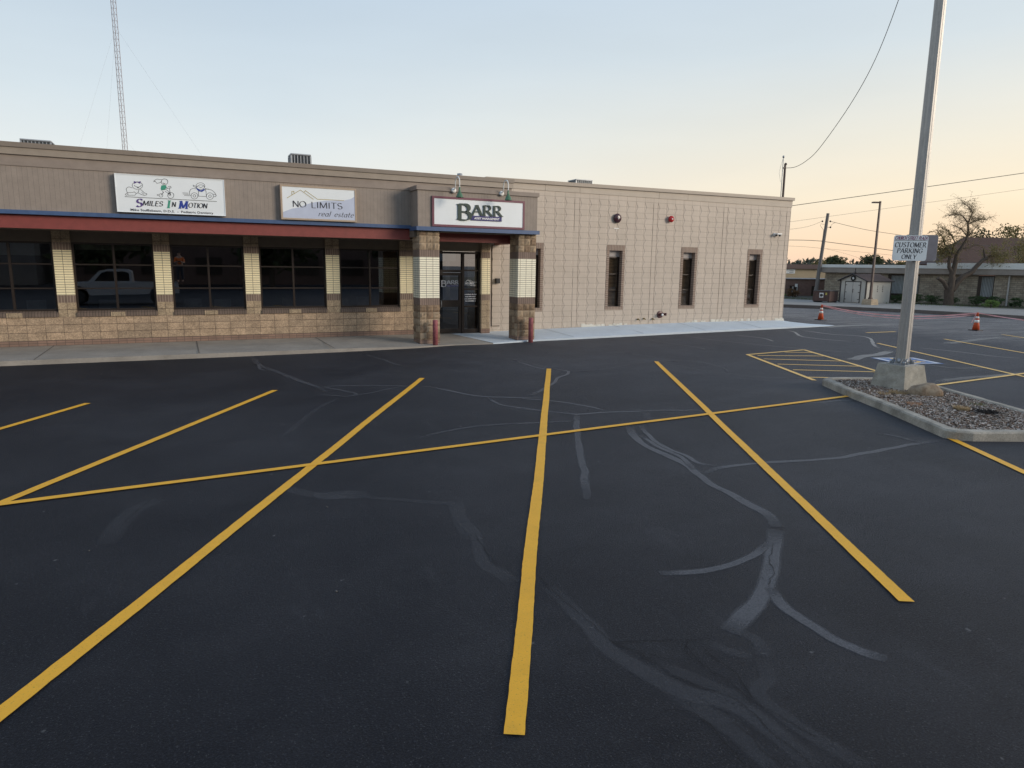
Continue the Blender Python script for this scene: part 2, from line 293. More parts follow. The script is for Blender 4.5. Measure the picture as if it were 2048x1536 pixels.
CR=[(0.15, 0.9, [(5.94, 8.18), (5.56, 7.44), (5.46, 6.95), (5.43, 6.57), (5.38, 6.14), (5.24, 5.79), (5.13, 5.42), (5.09, 5.09), (5.04, 4.77), (4.97, 4.51), (4.83, 4.27)]), (0.16, 1, [(4.76, 4.24), (4.5, 3.98), (4.18, 3.74), (3.92, 3.51), (3.65, 3.33), (3.33, 3.16), (3.1, 3.06)]), (0.1, 0.35, [(3.1, 3.06), (3.17, 2.99), (3.17, 2.86), (3.09, 2.75)]), (0.09, 0.3, [(2.88, 3.0), (2.94, 2.87), (3.02, 2.78)]), (0.09, 0.8, [(4.51, 4.04), (4.23, 3.93), (3.91, 3.83), (3.65, 3.83), (3.42, 3.89), (3.22, 3.94)]), (0.08, 0.8, [(3.84, 3.41), (3.75, 3.24), (3.69, 3.08), (3.65, 2.88), (3.64, 2.71), (3.7, 2.54), (3.77, 2.42)]), (0.15, 0.38, [(2.33, 4.1), (2.31, 3.78), (2.31, 3.52), (2.27, 3.3), (2.27, 3.12), (2.34, 2.89), (2.42, 2.67), (2.56, 2.53), (2.61, 2.37), (2.6, 2.16), (2.58, 1.96)]), (0.14, 0.25, [(2.41, 2.97), (2.53, 2.8), (2.61, 2.56), (2.67, 2.48)]), (0.12, 0.28, [(3.07, 2.73), (2.94, 2.56), (2.79, 2.48), (2.76, 2.23), (2.79, 1.99), (2.82, 1.84)]), (0.14, 0.28, [(2.34, 2.78), (2.39, 2.51), (2.43, 2.3), (2.41, 2.11), (2.39, 2.01)]), (0.09, 0.85, [(6.11, 8.11), (5.86, 7.58), (5.68, 6.97), (5.65, 6.58), (5.59, 6.2), (5.69, 6.01)]), (0.07, 0.6, [(5.75, 7.62), (5.6, 7.0), (5.56, 6.52), (5.36, 6.0)]), (0.11, 0.9, [(5.32, 5.84), (5.61, 5.95), (5.97, 5.94), (6.42, 5.89), (6.99, 5.75), (7.53, 5.68), (8.13, 5.7), (8.86, 5.75), (9.49, 5.73)]), (0.12, 0.7, [(5.64, 9.19), (4.92, 7.97), (4.39, 7.01), (3.97, 6.25), (3.61, 5.63)]), (0.07, 0.6, [(4.89, 10.04), (5.27, 9.61), (5.64, 9.19), (6.21, 9.13), (6.81, 8.95), (7.29, 8.82), (7.8, 8.62)]), (0.06, 0.6, [(5.26, 10.8), (5.78, 10.31), (6.08, 9.79), (6.23, 9.16)]), (0.05, 0.4, [(4.35, 8.92), (4.86, 8.86), (5.39, 8.79)]), (0.15, 0.4, [(6.83, 8.97), (6.45, 8.36)]), (0.08, 0.6, [(7.48, 15.4), (7.45, 13.85), (7.84, 13.18), (7.07, 12.36), (6.56, 11.72), (5.64, 10.87)]), (0.05, 0.5, [(7.76, 13.04), (8.56, 13.08), (10.27, 13.76), (11.52, 13.8), (11.83, 13.18), (11.63, 12.28), (11.19, 11.74)]), (0.05, 0.5, [(10.65, 13.82), (10.83, 12.96), (10.98, 12.0), (11.43, 11.0), (11.96, 10.58), (12.31, 10.2)]), (0.07, 0.5, [(9.67, 8.51), (10.3, 8.36), (10.89, 8.33), (11.03, 8.17)]), (0.05, 0.5, [(9.06, 6.38), (9.18, 6.13), (9.11, 5.7)]), (0.14, 0.55, [(1.51, 17.98), (1.54, 16.52), (1.79, 15.34), (2.02, 14.15), (2.25, 13.21), (2.32, 12.63)]), (0.06, 0.5, [(1.54, 16.86), (1.48, 15.9), (1.65, 15.54)]), (0.07, 0.4, [(2.17, 12.38), (2.52, 12.04), (2.77, 12.24), (2.38, 13.16), (2.96, 13.05), (3.67, 12.78), (4.27, 12.42)]), (0.05, 0.5, [(4.22, 17.82), (4.41, 16.54), (4.57, 15.23)]), (0.05, 0.5, [(6.87, 17.32), (7.26, 16.1), (7.62, 14.99), (7.62, 13.76), (7.74, 13.24)]), (0.07, 0.6, [(4.27, 12.42), (4.54, 11.65), (4.83, 11.12), (5.29, 10.84), (5.74, 10.56)]), (0.06, 0.5, [(4.86, 11.01), (4.83, 10.36), (5.14, 9.8), (5.56, 9.22)]), (0.05, 0.4, [(2.73, 12.05), (3.28, 12.36), (3.84, 12.71)]), (0.1, 0.25, [(1.14, 9.43), (1.5, 10.29), (1.98, 11.33), (2.52, 12.04)]), (0.06, 0.4, [(2.85, 8.71), (3.26, 8.9), (4.08, 9.02), (5.27, 8.74)]), (0.35, 0.35, [(1.11, 6.77), (1.31, 6.78), (1.61, 6.68)]), (0.25, 0.3, [(2.36, 6.16), (2.27, 5.83), (2.19, 5.44), (2.18, 5.13)]), (0.14, 0.3, [(2.23, 5.55), (2.18, 5.19), (2.04, 4.7), (2.08, 4.48), (2.11, 4.28)]), (0.3, 0.25, [(-0.71, 6.3), (-0.63, 6.75), (-0.53, 7.12), (-0.32, 7.34)]), (0.2, 0.3, [(0.77, 7.29), (1.19, 6.8), (1.53, 6.61)]), (0.1, 0.25, [(1.53, 6.61), (2.07, 6.21), (2.32, 6.03)]), (0.05, 0.5, [(13.84, 18.48), (13.9, 16.94), (13.96, 15.83), (13.62, 15.19)]), (0.06, 0.5, [(15.88, 19.17), (15.96, 17.45), (16.29, 16.12), (16.72, 14.87), (17.34, 13.64), (17.89, 12.96)]), (0.08, 0.6, [(17.92, 18.51), (18.1, 17.39), (17.57, 16.28)]), (0.13, 0.9, [(21.39, 19.39), (21.1, 18.64), (20.06, 17.45), (19.89, 16.47), (20.27, 15.37)]), (0.13, 0.9, [(22.03, 19.19), (21.8, 17.63), (22.25, 16.74), (21.7, 15.86), (20.07, 14.54), (19.27, 13.72)]), (0.35, 0.9, [(15.94, 12.15), (17.0, 12.61), (17.85, 12.75), (18.99, 13.2)]), (0.09, 0.8, [(20.69, 13.49), (20.87, 12.39), (20.78, 11.24), (21.13, 10.68)]), (0.1, 0.5, [(14.65, 13.67), (14.94, 12.93), (15.13, 11.87), (15.01, 10.68)]), (0.8, 0.6, [(24.01, 19.93), (26.66, 20.11), (28.49, 19.57)]), (0.3, 0.7, [(26.46, 21.78), (27.18, 21.01), (27.57, 19.84)]), (0.25, 0.6, [(14.65, 9.03), (15.85, 9.12), (16.83, 9.05), (17.98, 9.07)]), (0.5, 0.5, [(22.82, 13.9), (25.22, 14.36), (27.52, 14.65)]), (0.2, 0.4, [(27.5, 22.64), (27.83, 21.72), (28.44, 20.87)]), (0.3, 0.35, [(26.34, 17.41), (26.83, 16.02), (26.26, 13.35)]), (0.15, 0.5, [(17.06, 10.97), (17.24, 10.18), (18.4, 9.92)]), (0.1, 0.4, [(6.52, 9.09), (7.15, 8.87), (7.75, 8.51)]), (0.15, 0.35, [(12.46, 10.43), (12.92, 10.39)]), (0.06, 0.5, [(11.11, 15.61), (11.25, 14.47), (11.18, 13.51)]), (0.5, 0.3, [(32.51, 24.59), (33.03, 21.7), (36.02, 18.42)])]
FINE=[[(2.346, 4.291), (2.314, 4.037), (2.315, 3.892), (2.334, 3.651), (2.332, 3.49), (2.327, 3.276), (2.569, 3.182), (2.783, 3.101), (2.916, 3.04)], [(2.327, 3.276), (2.416, 3.081), (2.45, 2.838), (2.529, 2.67), (2.629, 2.5), (2.62, 2.398), (2.599, 2.222), (2.595, 1.969)], [(2.73, 3.061), (2.681, 2.843), (2.711, 2.665), (2.687, 2.522), (2.718, 2.388), (2.756, 2.235), (2.768, 2.102)], [(2.807, 2.964), (2.8, 2.678), (2.722, 2.482)], [(2.189, 2.597), (2.336, 2.529), (2.345, 2.403), (2.32, 2.249), (2.298, 2.107)], [(2.467, 2.368), (2.476, 2.237), (2.453, 2.148), (2.456, 2.024)], [(4.481, 3.991), (4.176, 3.743), (4.069, 3.59), (3.85, 3.456)], [(4.784, 4.293), (4.818, 4.265), (4.842, 4.215)], [(2.783, 3.101), (2.692, 3.016), (2.662, 2.91)], [(4.785, 4.321), (4.808, 4.254), (4.884, 4.249)], [(2.206, 5.241), (2.158, 4.91), (2.133, 4.604)], [(-0.412, 7.375), (-0.561, 6.919), (-0.61, 6.739)]]
TOON=[[(-0.696, 4.173), (-0.705, 4.142), (-0.727, 4.113), (-0.758, 4.091), (-0.796, 4.079), (-0.834, 4.076), (-0.87, 4.085), (-0.898, 4.103), (-0.916, 4.129), (-0.92, 4.159), (-0.911, 4.19), (-0.89, 4.218), (-0.859, 4.24), (-0.822, 4.253), (-0.783, 4.256), (-0.747, 4.247), (-0.719, 4.229), (-0.701, 4.203), (-0.696, 4.173)], [(-0.925, 4.101), (-0.982, 4.122), (-1.028, 4.109), (-1.057, 4.064), (-1.048, 4.015), (-1.033, 3.987), (-1.086, 3.938), (-1.068, 3.92), (-1.024, 3.93), (-1.03, 3.987)], [(-1.018, 3.985), (-0.939, 3.992), (-0.885, 4.01), (-0.846, 3.972), (-0.878, 3.931), (-1.022, 3.923)], [(-0.776, 4.074), (-0.808, 3.993), (-0.846, 3.972)], [(-0.808, 3.993), (-0.744, 3.96), (-0.68, 3.937), (-0.626, 3.952), (-0.614, 3.982), (-0.663, 3.994), (-0.749, 4.08)], [(-0.728, 4.004), (-0.678, 3.964)], [(-0.877, 4.169), (-0.85, 4.142), (-0.798, 4.128), (-0.751, 4.145), (-0.72, 4.179)], [(-0.133, 4.296), (-0.139, 4.271), (-0.154, 4.249), (-0.174, 4.232), (-0.199, 4.222), (-0.225, 4.221), (-0.249, 4.227), (-0.268, 4.242), (-0.279, 4.262), (-0.282, 4.286), (-0.276, 4.31), (-0.262, 4.332), (-0.241, 4.349), (-0.216, 4.359), (-0.19, 4.361), (-0.166, 4.354), (-0.148, 4.34), (-0.136, 4.319), (-0.133, 4.296)], [(-0.265, 4.338), (-0.372, 4.346), (-0.435, 4.305), (-0.444, 4.276), (-0.416, 4.296), (-0.379, 4.243), (-0.311, 4.262), (-0.268, 4.294)], [(-0.252, 4.339), (-0.217, 4.363), (-0.156, 4.353), (-0.139, 4.314)], [(-0.289, 4.085), (-0.186, 4.109), (-0.122, 4.054), (-0.101, 3.999)], [(-0.27, 4.06), (-0.245, 4.032), (-0.296, 3.985)], [(-0.209, 4.064), (-0.151, 4.023), (-0.114, 3.966)], [(-0.02, 3.976), (-0.026, 3.951), (-0.039, 3.929), (-0.059, 3.912), (-0.082, 3.902), (-0.105, 3.901), (-0.127, 3.908), (-0.144, 3.923), (-0.155, 3.944), (-0.157, 3.968), (-0.152, 3.993), (-0.138, 4.015), (-0.119, 4.031), (-0.096, 4.041), (-0.072, 4.043), (-0.051, 4.035), (-0.033, 4.021), (-0.023, 4.0), (-0.02, 3.976)], [(-0.266, 3.962), (-0.27, 3.947), (-0.278, 3.933), (-0.289, 3.923), (-0.303, 3.917), (-0.317, 3.916), (-0.33, 3.92), (-0.34, 3.93), (-0.346, 3.942), (-0.347, 3.957), (-0.344, 3.973), (-0.336, 3.986), (-0.325, 3.997), (-0.311, 4.003), (-0.297, 4.004), (-0.284, 3.999), (-0.274, 3.99), (-0.268, 3.977), (-0.266, 3.962)], [(-0.307, 3.96), (-0.244, 4.047)], [(-0.089, 3.972), (-0.115, 4.157)], [(-0.14, 4.185), (-0.079, 4.192), (-0.068, 4.153), (-0.13, 4.142)], [(-0.202, 4.174), (-0.143, 4.144)], [(-0.203, 4.152), (-0.144, 4.129)], [(-0.398, 3.965), (-0.356, 3.982)], [(-0.398, 3.965), (-0.359, 3.949)], [(-0.25, 4.266), (-0.224, 4.246), (-0.19, 4.258)], [(0.18, 4.049), (0.311, 4.049)], [(0.192, 4.02), (0.316, 4.017)], [(0.217, 3.987), (0.335, 3.987)], [(0.371, 3.993), (0.341, 4.006), (0.341, 4.081), (0.366, 4.142), (0.423, 4.168), (0.493, 4.164)], [(0.705, 4.169), (0.79, 4.175), (0.874, 4.149), (0.928, 4.092), (0.96, 4.026), (0.94, 3.995), (0.902, 4.0)], [(0.527, 3.987), (0.727, 3.99)], [(0.546, 4.108), (0.546, 3.988)], [(0.525, 3.994), (0.519, 3.967), (0.504, 3.943), (0.482, 3.924), (0.456, 3.914), (0.429, 3.912), (0.405, 3.92), (0.385, 3.936), (0.373, 3.959), (0.37, 3.986), (0.376, 4.012), (0.391, 4.037), (0.413, 4.055), (0.439, 4.066), (0.465, 4.067), (0.49, 4.06), (0.51, 4.043), (0.522, 4.021), (0.525, 3.994)], [(0.478, 3.992), (0.476, 3.981), (0.47, 3.971), (0.461, 3.963), (0.451, 3.959), (0.44, 3.959), (0.43, 3.962), (0.422, 3.968), (0.418, 3.977), (0.416, 3.988), (0.419, 3.999), (0.425, 4.009), (0.434, 4.016), (0.444, 4.021), (0.455, 4.021), (0.465, 4.018), (0.472, 4.011), (0.477, 4.002), (0.478, 3.992)], [(0.89, 4.007), (0.884, 3.978), (0.868, 3.952), (0.845, 3.932), (0.818, 3.921), (0.79, 3.92), (0.764, 3.928), (0.743, 3.945), (0.731, 3.97), (0.727, 3.998), (0.734, 4.027), (0.749, 4.052), (0.772, 4.072), (0.799, 4.084), (0.828, 4.085), (0.854, 4.077), (0.874, 4.059), (0.887, 4.035), (0.89, 4.007)], [(0.84, 4.004), (0.838, 3.993), (0.832, 3.983), (0.823, 3.976), (0.812, 3.971), (0.801, 3.971), (0.791, 3.974), (0.783, 3.981), (0.779, 3.99), (0.777, 4.001), (0.78, 4.012), (0.786, 4.021), (0.795, 4.029), (0.805, 4.033), (0.816, 4.034), (0.826, 4.031), (0.834, 4.024), (0.839, 4.015), (0.84, 4.004)], [(0.724, 4.013), (0.723, 4.118), (0.703, 4.147), (0.72, 4.185)], [(0.706, 4.185), (0.79, 4.167)], [(0.705, 4.244), (0.697, 4.216), (0.678, 4.19), (0.649, 4.17), (0.616, 4.158), (0.58, 4.156), (0.548, 4.164), (0.522, 4.18), (0.506, 4.204), (0.501, 4.232), (0.509, 4.26), (0.528, 4.286), (0.556, 4.306), (0.59, 4.318), (0.625, 4.32), (0.658, 4.313), (0.684, 4.296), (0.7, 4.272), (0.705, 4.244)], [(0.527, 4.211), (0.532, 4.228), (0.544, 4.244), (0.563, 4.257), (0.586, 4.266), (0.612, 4.27), (0.637, 4.269), (0.659, 4.263), (0.677, 4.252), (0.688, 4.238), (0.691, 4.221)], [(0.508, 4.188), (0.44, 4.221), (0.435, 4.253), (0.469, 4.237), (0.518, 4.225)], [(0.56, 4.225), (0.607, 4.198), (0.666, 4.235)], [(0.883, 4.052), (0.926, 4.057), (0.96, 4.026)]]
TFILL=[('purple', [(-0.88, 4.272), (-0.81, 4.241), (-0.872, 4.201)]), ('purple', [(-0.729, 4.276), (-0.81, 4.241), (-0.743, 4.209)]), ('black', [(-0.837, 4.143), (-0.8, 4.101), (-0.751, 4.148), (-0.798, 4.133)]), ('green', [(-0.281, 4.198), (-0.233, 4.212), (-0.173, 4.21), (-0.177, 4.142), (-0.206, 4.111), (-0.296, 4.081), (-0.299, 4.139)]), ('blue', [(0.495, 4.191), (0.59, 4.137), (0.611, 4.138), (0.698, 4.184), (0.689, 4.139), (0.63, 4.098), (0.56, 4.108), (0.52, 4.144)]), ('black', [(-0.243, 4.267), (-0.218, 4.236), (-0.183, 4.262), (-0.217, 4.254)]), ('black', [(-0.144, 4.031), (-0.109, 4.04), (-0.111, 4.013), (-0.132, 4.002)]), ('black', [(-0.109, 3.999), (-0.082, 3.994), (-0.093, 3.967)])]
# ------------------------------------------------------------ shared materials
TAN = (.42,.32,.215)
m_panel = masonry('painted_siding', .1016, 50, 0, -10, .003, (.285,.238,.20), (.27,.225,.19), (.17,.14,.12), var=.1, vs=5, rough=.65, bump=.3, fine=45, spk=.06)
m_board = plain('painted_board', (.265,.217,.182), .6, .1, 4, .15, 40)
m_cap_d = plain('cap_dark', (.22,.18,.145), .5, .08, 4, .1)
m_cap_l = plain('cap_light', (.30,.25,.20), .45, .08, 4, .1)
m_blue = plain('blue_trim', (.058,.105,.215), .45, .12, 8, .1)
m_red = plain('red_beam', (.225,.05,.042), .55, .12, 6, .15)
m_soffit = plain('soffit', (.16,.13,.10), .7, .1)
m_maroon = plain('maroon_frame', (.155,.045,.07), .45, .08)
m_white = plain('sign_white', (.80,.84,.86), .35, .02, 3, 0)
m_trim = plain('warm_trim', (.42,.32,.235), .5, .08)
m_split = masonry('split_face_tan', .4064, .2032, 0, .259, .006, (.44,.32,.215), (.35,.262,.18), (.17,.125,.09), off=0, var=.26, vs=3.5, split=1.6, bump=.9, fine=38, spk=.35)
m_splitp = masonry('split_face_small', 2.307/11.25, .2032, 1.6805, .04, .006, (.43,.33,.22), (.35,.27,.18), (.15,.11,.08), var=.22, vs=3.5, split=1.6, bump=.9, fine=38, spk=.35, modx=2.307)
m_sold = masonry('soldier_brick', .0677, 1.0, 0, -.2, .008, (.20,.145,.115), (.165,.12,.095), (.34,.27,.21), var=.15, bump=.5)
m_glz = masonry('glazed_brick', 2.307/11.25, .0656, 1.6805, 1.25, .0055, (.93,.84,.56), (.90,.80,.53), (.10,.07,.055), var=.05, rough=.4, bump=.6, modx=2.307)
m_basebr = masonry('base_brick', .2032, .0677, 0, .12, .006, (.27,.175,.13), (.22,.145,.11), (.11,.08,.07), off=0, var=.15)
m_block = masonry('painted_block', .4064, .2, -8.128, -.03, .0042, (.50,.435,.36), (.475,.415,.345), (.27,.23,.19), var=.07, vs=1.2, rough=.6, bump=.35, modx=3.455, fine=120, spk=.06)
def blockmat():
    t = NT('painted_block'); b = t.n('ShaderNodeTexBrick'); v = uvz(t, 9.515-3.455*4+.0001, -.03, 3.455); t.l(v, b.inputs['Vector'])
    b.offset = 0; b.inputs['Scale'].default_value = 1; b.inputs['Mortar Size'].default_value = .005; b.inputs['Mortar Smooth'].default_value = .2
    b.inputs['Brick Width'].default_value = .4064; b.inputs['Row Height'].default_value = .2; b.inputs['Bias'].default_value = 0
    b.inputs['Color1'].default_value = (.53,.45,.375,1); b.inputs['Color2'].default_value = (.50,.425,.352,1); b.inputs['Mortar'].default_value = (.26,.215,.175,1)
    a = t.rng(t.noise(.9, 5, .6), .3, .7, .93, 1.05); st = t.rng(t.noise(2.2, 4, .6, stretch=(3,3,.25)), .35, .75, 1.0, .93)
    q = t.n('ShaderNodeVectorMath'); q.operation = 'SCALE'; t.l(b.outputs[0], q.inputs[0]); t.l(t.math('MULTIPLY', a, st), q.inputs[3])
    s1 = t.n('ShaderNodeSeparateXYZ'); t.l(t.pos().outputs['Position'], s1.inputs[0])
    splash = t.math('MULTIPLY', t.rng(s1.outputs[2], .2, .5, 1, 0), t.rng(t.noise(9, 5, .7), .5, .62, 0, 1))   # pale paint drips low on the wall
    t.base(t.mix(t.math('MULTIPLY', splash, .35), q.outputs[0], (.62,.58,.50)))
    t.rough(.6); t.bump(t.math('ADD', t.math('SUBTRACT', 1, b.outputs['Fac']), t.math('MULTIPLY', t.noise(110, 4), .25)), .35, .006)
    return t.m
m_block = blockmat()
m_bronze = plain('bronze_frame', (.034,.024,.019), .38, .1, 8, 0, metal=.3)
m_glass = glassmat('tinted_glass'); m_glassd = glassmat('door_glass', (.25,.25,.26), .45)
m_glasss = glassmat('slit_glass', (.75,.72,.68), .22)
m_dark = plain('dark_interior', (.03,.026,.024), .9, .3, 1.5, 0)
m_room = plain('room_wall', (.16,.13,.105), .9, .3, .8, 0)
m_blind = masonry('blind', 5, .05, 0, 0, .01, (.28,.20,.13), (.25,.18,.12), (.06,.04,.03), var=.1, bump=.8)
m_conc = None
def concmat(name, c, dirt=.18, edge=None, sc=1.0):
    t = NT(name); a = t.noise(1.3*sc, 6, .65); b = t.noise(26*sc, 5, .7); d = t.noise(150, 3, .6)
    f = t.math('MULTIPLY', t.rng(a, .3, .7, 1-dirt, 1+dirt*.6), t.rng(b, .3, .7, 1-dirt*.6, 1+dirt*.4))
    f = t.math('MULTIPLY', f, t.rng(d, .3, .7, .9, 1.08))
    q = t.n('ShaderNodeVectorMath'); q.operation = 'SCALE'; q.inputs[0].default_value = c; t.l(f, q.inputs[3])
    t.base(q.outputs[0]); t.rough(.85); t.bump(t.math('ADD', d, t.math('MULTIPLY', b, 2)), .5, .006); return t.m
m_oldconc = concmat('old_concrete', (.36,.325,.28), .2); m_newconc = concmat('new_concrete', (.60,.665,.71), .08)
m_kerb = concmat('kerb_concrete', (.43,.385,.315), .5, sc=1.8); m_found = concmat('footing_concrete', (.42,.39,.325), .38, sc=2.5)
m_alu = None
def alumat():
    t = NT('weathered_aluminium'); a = t.noise(6, 6, .7, stretch=(8,8,.5)); b = t.noise(30, 4)
    f = t.math('MULTIPLY', t.rng(a, .3, .7, .8, 1.12), t.rng(b, .3, .7, .92, 1.05))
    q = t.n('ShaderNodeVectorMath'); q.operation = 'SCALE'; q.inputs[0].default_value = (.42,.40,.375); t.l(f, q.inputs[3]); t.base(q.outputs[0])
    t.p.inputs['Metallic'].default_value = .45; t.rough(.5); t.bump(b, .1); return t.m
m_alu = alumat()
m_metal = plain('galvanised_metal', (.36,.37,.38), .45, .12, 10, .05, metal=.5); m_dmetal = plain('dark_louvre', (.06,.065,.07), .6, .2, 10, .05)
m_black = plain('black_plastic', (.012,.012,.014), .45, .1, 5, 0); m_bronzepole = plain('brown_pole', (.075,.045,.038), .5, .15)
m_whitep = plain('white_paint', (.75,.74,.71), .45, .05, 6, 0); m_green = plain('green_enamel', (.075,.165,.09), .3, .12, 9, 0)
m_wood = plain('weathered_wood', (.16,.145,.135), .85, .25, 3, .5, 30, streak=(9,9,.4)); m_wire = plain('cable', (.05,.045,.04), .6, .1, 3, 0)
def txt(name, c, r=.5): return plain(name, c, r, .04, 5, 0)
t_black = txt('ink_black', (.012,.012,.02)); t_purple = txt('ink_purple', (.10,.06,.22)); t_green = txt('ink_green', (.045,.30,.20)); t_blue = txt('ink_blue', (.02,.05,.30))
t_dgreen = txt('ink_deep_green', (.02,.045,.035)); t_navy = txt('ink_navy', (.012,.01,.13)); t_white = txt('ink_white', (.85,.85,.85)); t_gold = txt('ink_gold', (.42,.33,.10)); t_lav = txt('ink_lavender', (.50,.55,.68)); t_maroon = txt('ink_maroon', (.16,.03,.05))
# ------------------------------------------------------------ asphalt
def asphaltmat(name, strip=None):
    t = NT(name); g = t.pos(); s = t.n('ShaderNodeSeparateXYZ'); t.l(g.outputs['Position'], s.inputs[0])
    X, Y = s.outputs[0], s.outputs[1]
    big = t.noise(.16, 5, .6); mid = t.noise(.9, 6, .65); pat = t.noise(2.6, 5, .6); grit = t.noise(75, 3, .75); grit2 = t.noise(190, 2, .7)
    # wear: asphalt gets paler towards the +X side of the lot
    far_ = t.math('ADD', t.rng(X, 1.5, 8, 0, .42), t.rng(X, 9, 20, 0, .4))
    paling = t.math('ADD', far_, t.rng(big, .35, .68, -.12, .30), clamp=True)
    paling = t.math('ADD', paling, t.math('MULTIPLY', t.rng(mid, .45, .75, 0, .32), t.rng(X, -3, 9, .3, 1)), clamp=True)
    st = t.noise(1.0, 6, .7, stretch=(.35, 2.2, 1)); paling = t.math('ADD', paling, t.math('MULTIPLY', t.rng(st, .5, .75, 0, .5), t.rng(X, 2, 16, .12, 1)), clamp=True)
    c = t.mix(paling, (.0056,.0068,.0120), (.098,.097,.104))
    old = t.math('MULTIPLY', t.rng(t.math('ADD', X, t.math('MULTIPLY', st, 7)), 27.5, 31.5, 0, 1), t.math('GREATER_THAN', Y, -30))
    streak = t.noise(.8, 6, .7, stretch=(.5, 2.5, 1))
    c = t.mix(old, c, t.mix(t.rng(streak, .35, .7, 0, 1), (.14,.133,.133), (.29,.275,.26)))
    c = t.mix(t.rng(grit, .50, .66, 0, .34), c, (.085,.09,.115)); c = t.mix(t.rng(grit2, .36, .47, .8, 0), c, (.003,.003,.004))
    vor = t.n('ShaderNodeTexVoronoi'); vor.inputs['Scale'].default_value = 95; t.l(g.outputs['Position'], vor.inputs['Vector'])
    sv = t.n('ShaderNodeSeparateColor'); t.l(vor.outputs['Color'], sv.inputs[0])
    stone = t.math('MULTIPLY', t.rng(vor.outputs['Distance'], .25, .45, 1, 0), t.rng(sv.outputs[0], .88, .95, 0, .28)); c = t.mix(stone, c, (.23,.22,.22))
    pit = t.math('MULTIPLY', t.rng(vor.outputs['Distance'], .3, .5, 1, 0), t.rng(sv.outputs[1], .80, .88, 0, .9)); c = t.mix(pit, c, (.002,.002,.003))
    spots = t.noise(11, 2, .5); c = t.mix(t.rng(spots, .74, .78, 0, .5), c, (.20,.20,.20))
    scuf = t.noise(1.4, 5, .75, stretch=(1.6,.5,1)); c = t.mix(t.math('MULTIPLY', t.rng(scuf, .60, .72, 0, .28), t.rng(grit, .4, .6, .4, 1)), c, (.09,.09,.10))
    t.base(c); t.rough(t.rng(paling, 0, 1, .56, .74)); t.p.inputs['Specular IOR Level'].default_value = .22
    h = t.math('ADD', t.math('MULTIPLY', grit, 1.6), t.math('MULTIPLY', grit2, .5)); h = t.math('ADD', h, t.math('MULTIPLY', mid, .8))
    t.bump(h, 1.0, .009); return t.m
m_asph = asphaltmat('sealed_asphalt')
def sealmat():
    t = NT('crack_sealer'); at = t.n('ShaderNodeAttribute'); at.attribute_name = 'fade'
    s = t.n('ShaderNodeSeparateColor'); t.l(at.outputs['Color'], s.inputs[0])
    e = t.rng(s.outputs[0], .0, .75, 0, 1); n = t.math('MULTIPLY', t.rng(t.noise(4, 6, .75), .25, .48, .72, 1), t.rng(t.noise(38, 4, .8), .32, .52, .75, 1))
    al = t.math('MULTIPLY', t.math('MULTIPLY', e, s.outputs[1]), n, clamp=True)
    grit = t.noise(90, 3, .7); c = t.mix(t.rng(grit, .35, .7, 0, 1), (.042,.041,.046), (.125,.121,.128))
    c = t.mix(s.outputs[2], c, (.30,.285,.265))
    t.base(c); t.rough(.62); t.bump(grit, .25, .003)
    tr = t.n('ShaderNodeBsdfTransparent'); ms = t.n('ShaderNodeMixShader'); t.l(al, ms.inputs[0]); t.l(tr.outputs[0], ms.inputs[1]); t.l(t.p.outputs[0], ms.inputs[2]); t.l(ms.outputs[0], t.out.inputs[0])
    return t.m
m_seal = sealmat()
m_crack = plain('open_crack', (.006,.006,.008), .9, .1, 5, 0)
def paintmat(name, c, wearf=.5):
    t = NT(name); g = t.noise(85, 3, .75); g2 = t.noise(3, 5, .7)
    al = t.rng(g, .28, .40, .35, 1); al = t.math('MULTIPLY', al, t.rng(g2, .25, .42, .8, 1))
    q = t.mix(al, (.05,.045,.03), t.mix(t.rng(g2, .3, .7, 0, 1), c, tuple(v*.86 for v in c)))
    t.base(q); t.rough(.55); t.bump(g, .4, .004); return t.m
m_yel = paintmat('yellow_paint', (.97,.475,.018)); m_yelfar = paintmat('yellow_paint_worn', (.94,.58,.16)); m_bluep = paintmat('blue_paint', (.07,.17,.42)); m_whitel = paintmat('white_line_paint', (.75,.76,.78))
# ------------------------------------------------------------ ground
g = MB(); g.add([(-900,-900,0),(1500,-900,0),(1500,1500,0),(-900,1500,0)], [(0,1,2,3)]); struct(g, 'parking_lot', m_asph)
far = MB(); kb = [(34.2,31.6),(36.5,28.4),(38.0,25.0),(38.9,20.2),(39.5,10),(39.5,-60)]
back = [(120,-60),(140,120),(30,120),(28,45)]
m_walk = concmat('street_pavement', (.30,.285,.26), .2); m_soil = plain('lawn_soil', (.07,.065,.045), .95, .4, 2, .6, 20)
m_roadk = concmat('street_kerb', (.16,.135,.12), .3)
far.prism([(p[0],p[1]) for p in [(39.5,-60),(120,-60),(140,120),(30,120),(26.5,42)]+kb[:-1]][:], .0, .2, 0, 1)
struct(far, 'street_kerb', [m_roadk, m_walk])
lawn = MB(); lawn.prism([(43.5,-60),(120,-60),(140,120),(30,120),(40.5,37.5),(42.8,33.2),(44.9,28.6),(45.6,24),(46.5,20),(44.5,8)], .19, .204); struct(lawn, 'lawn', m_soil)
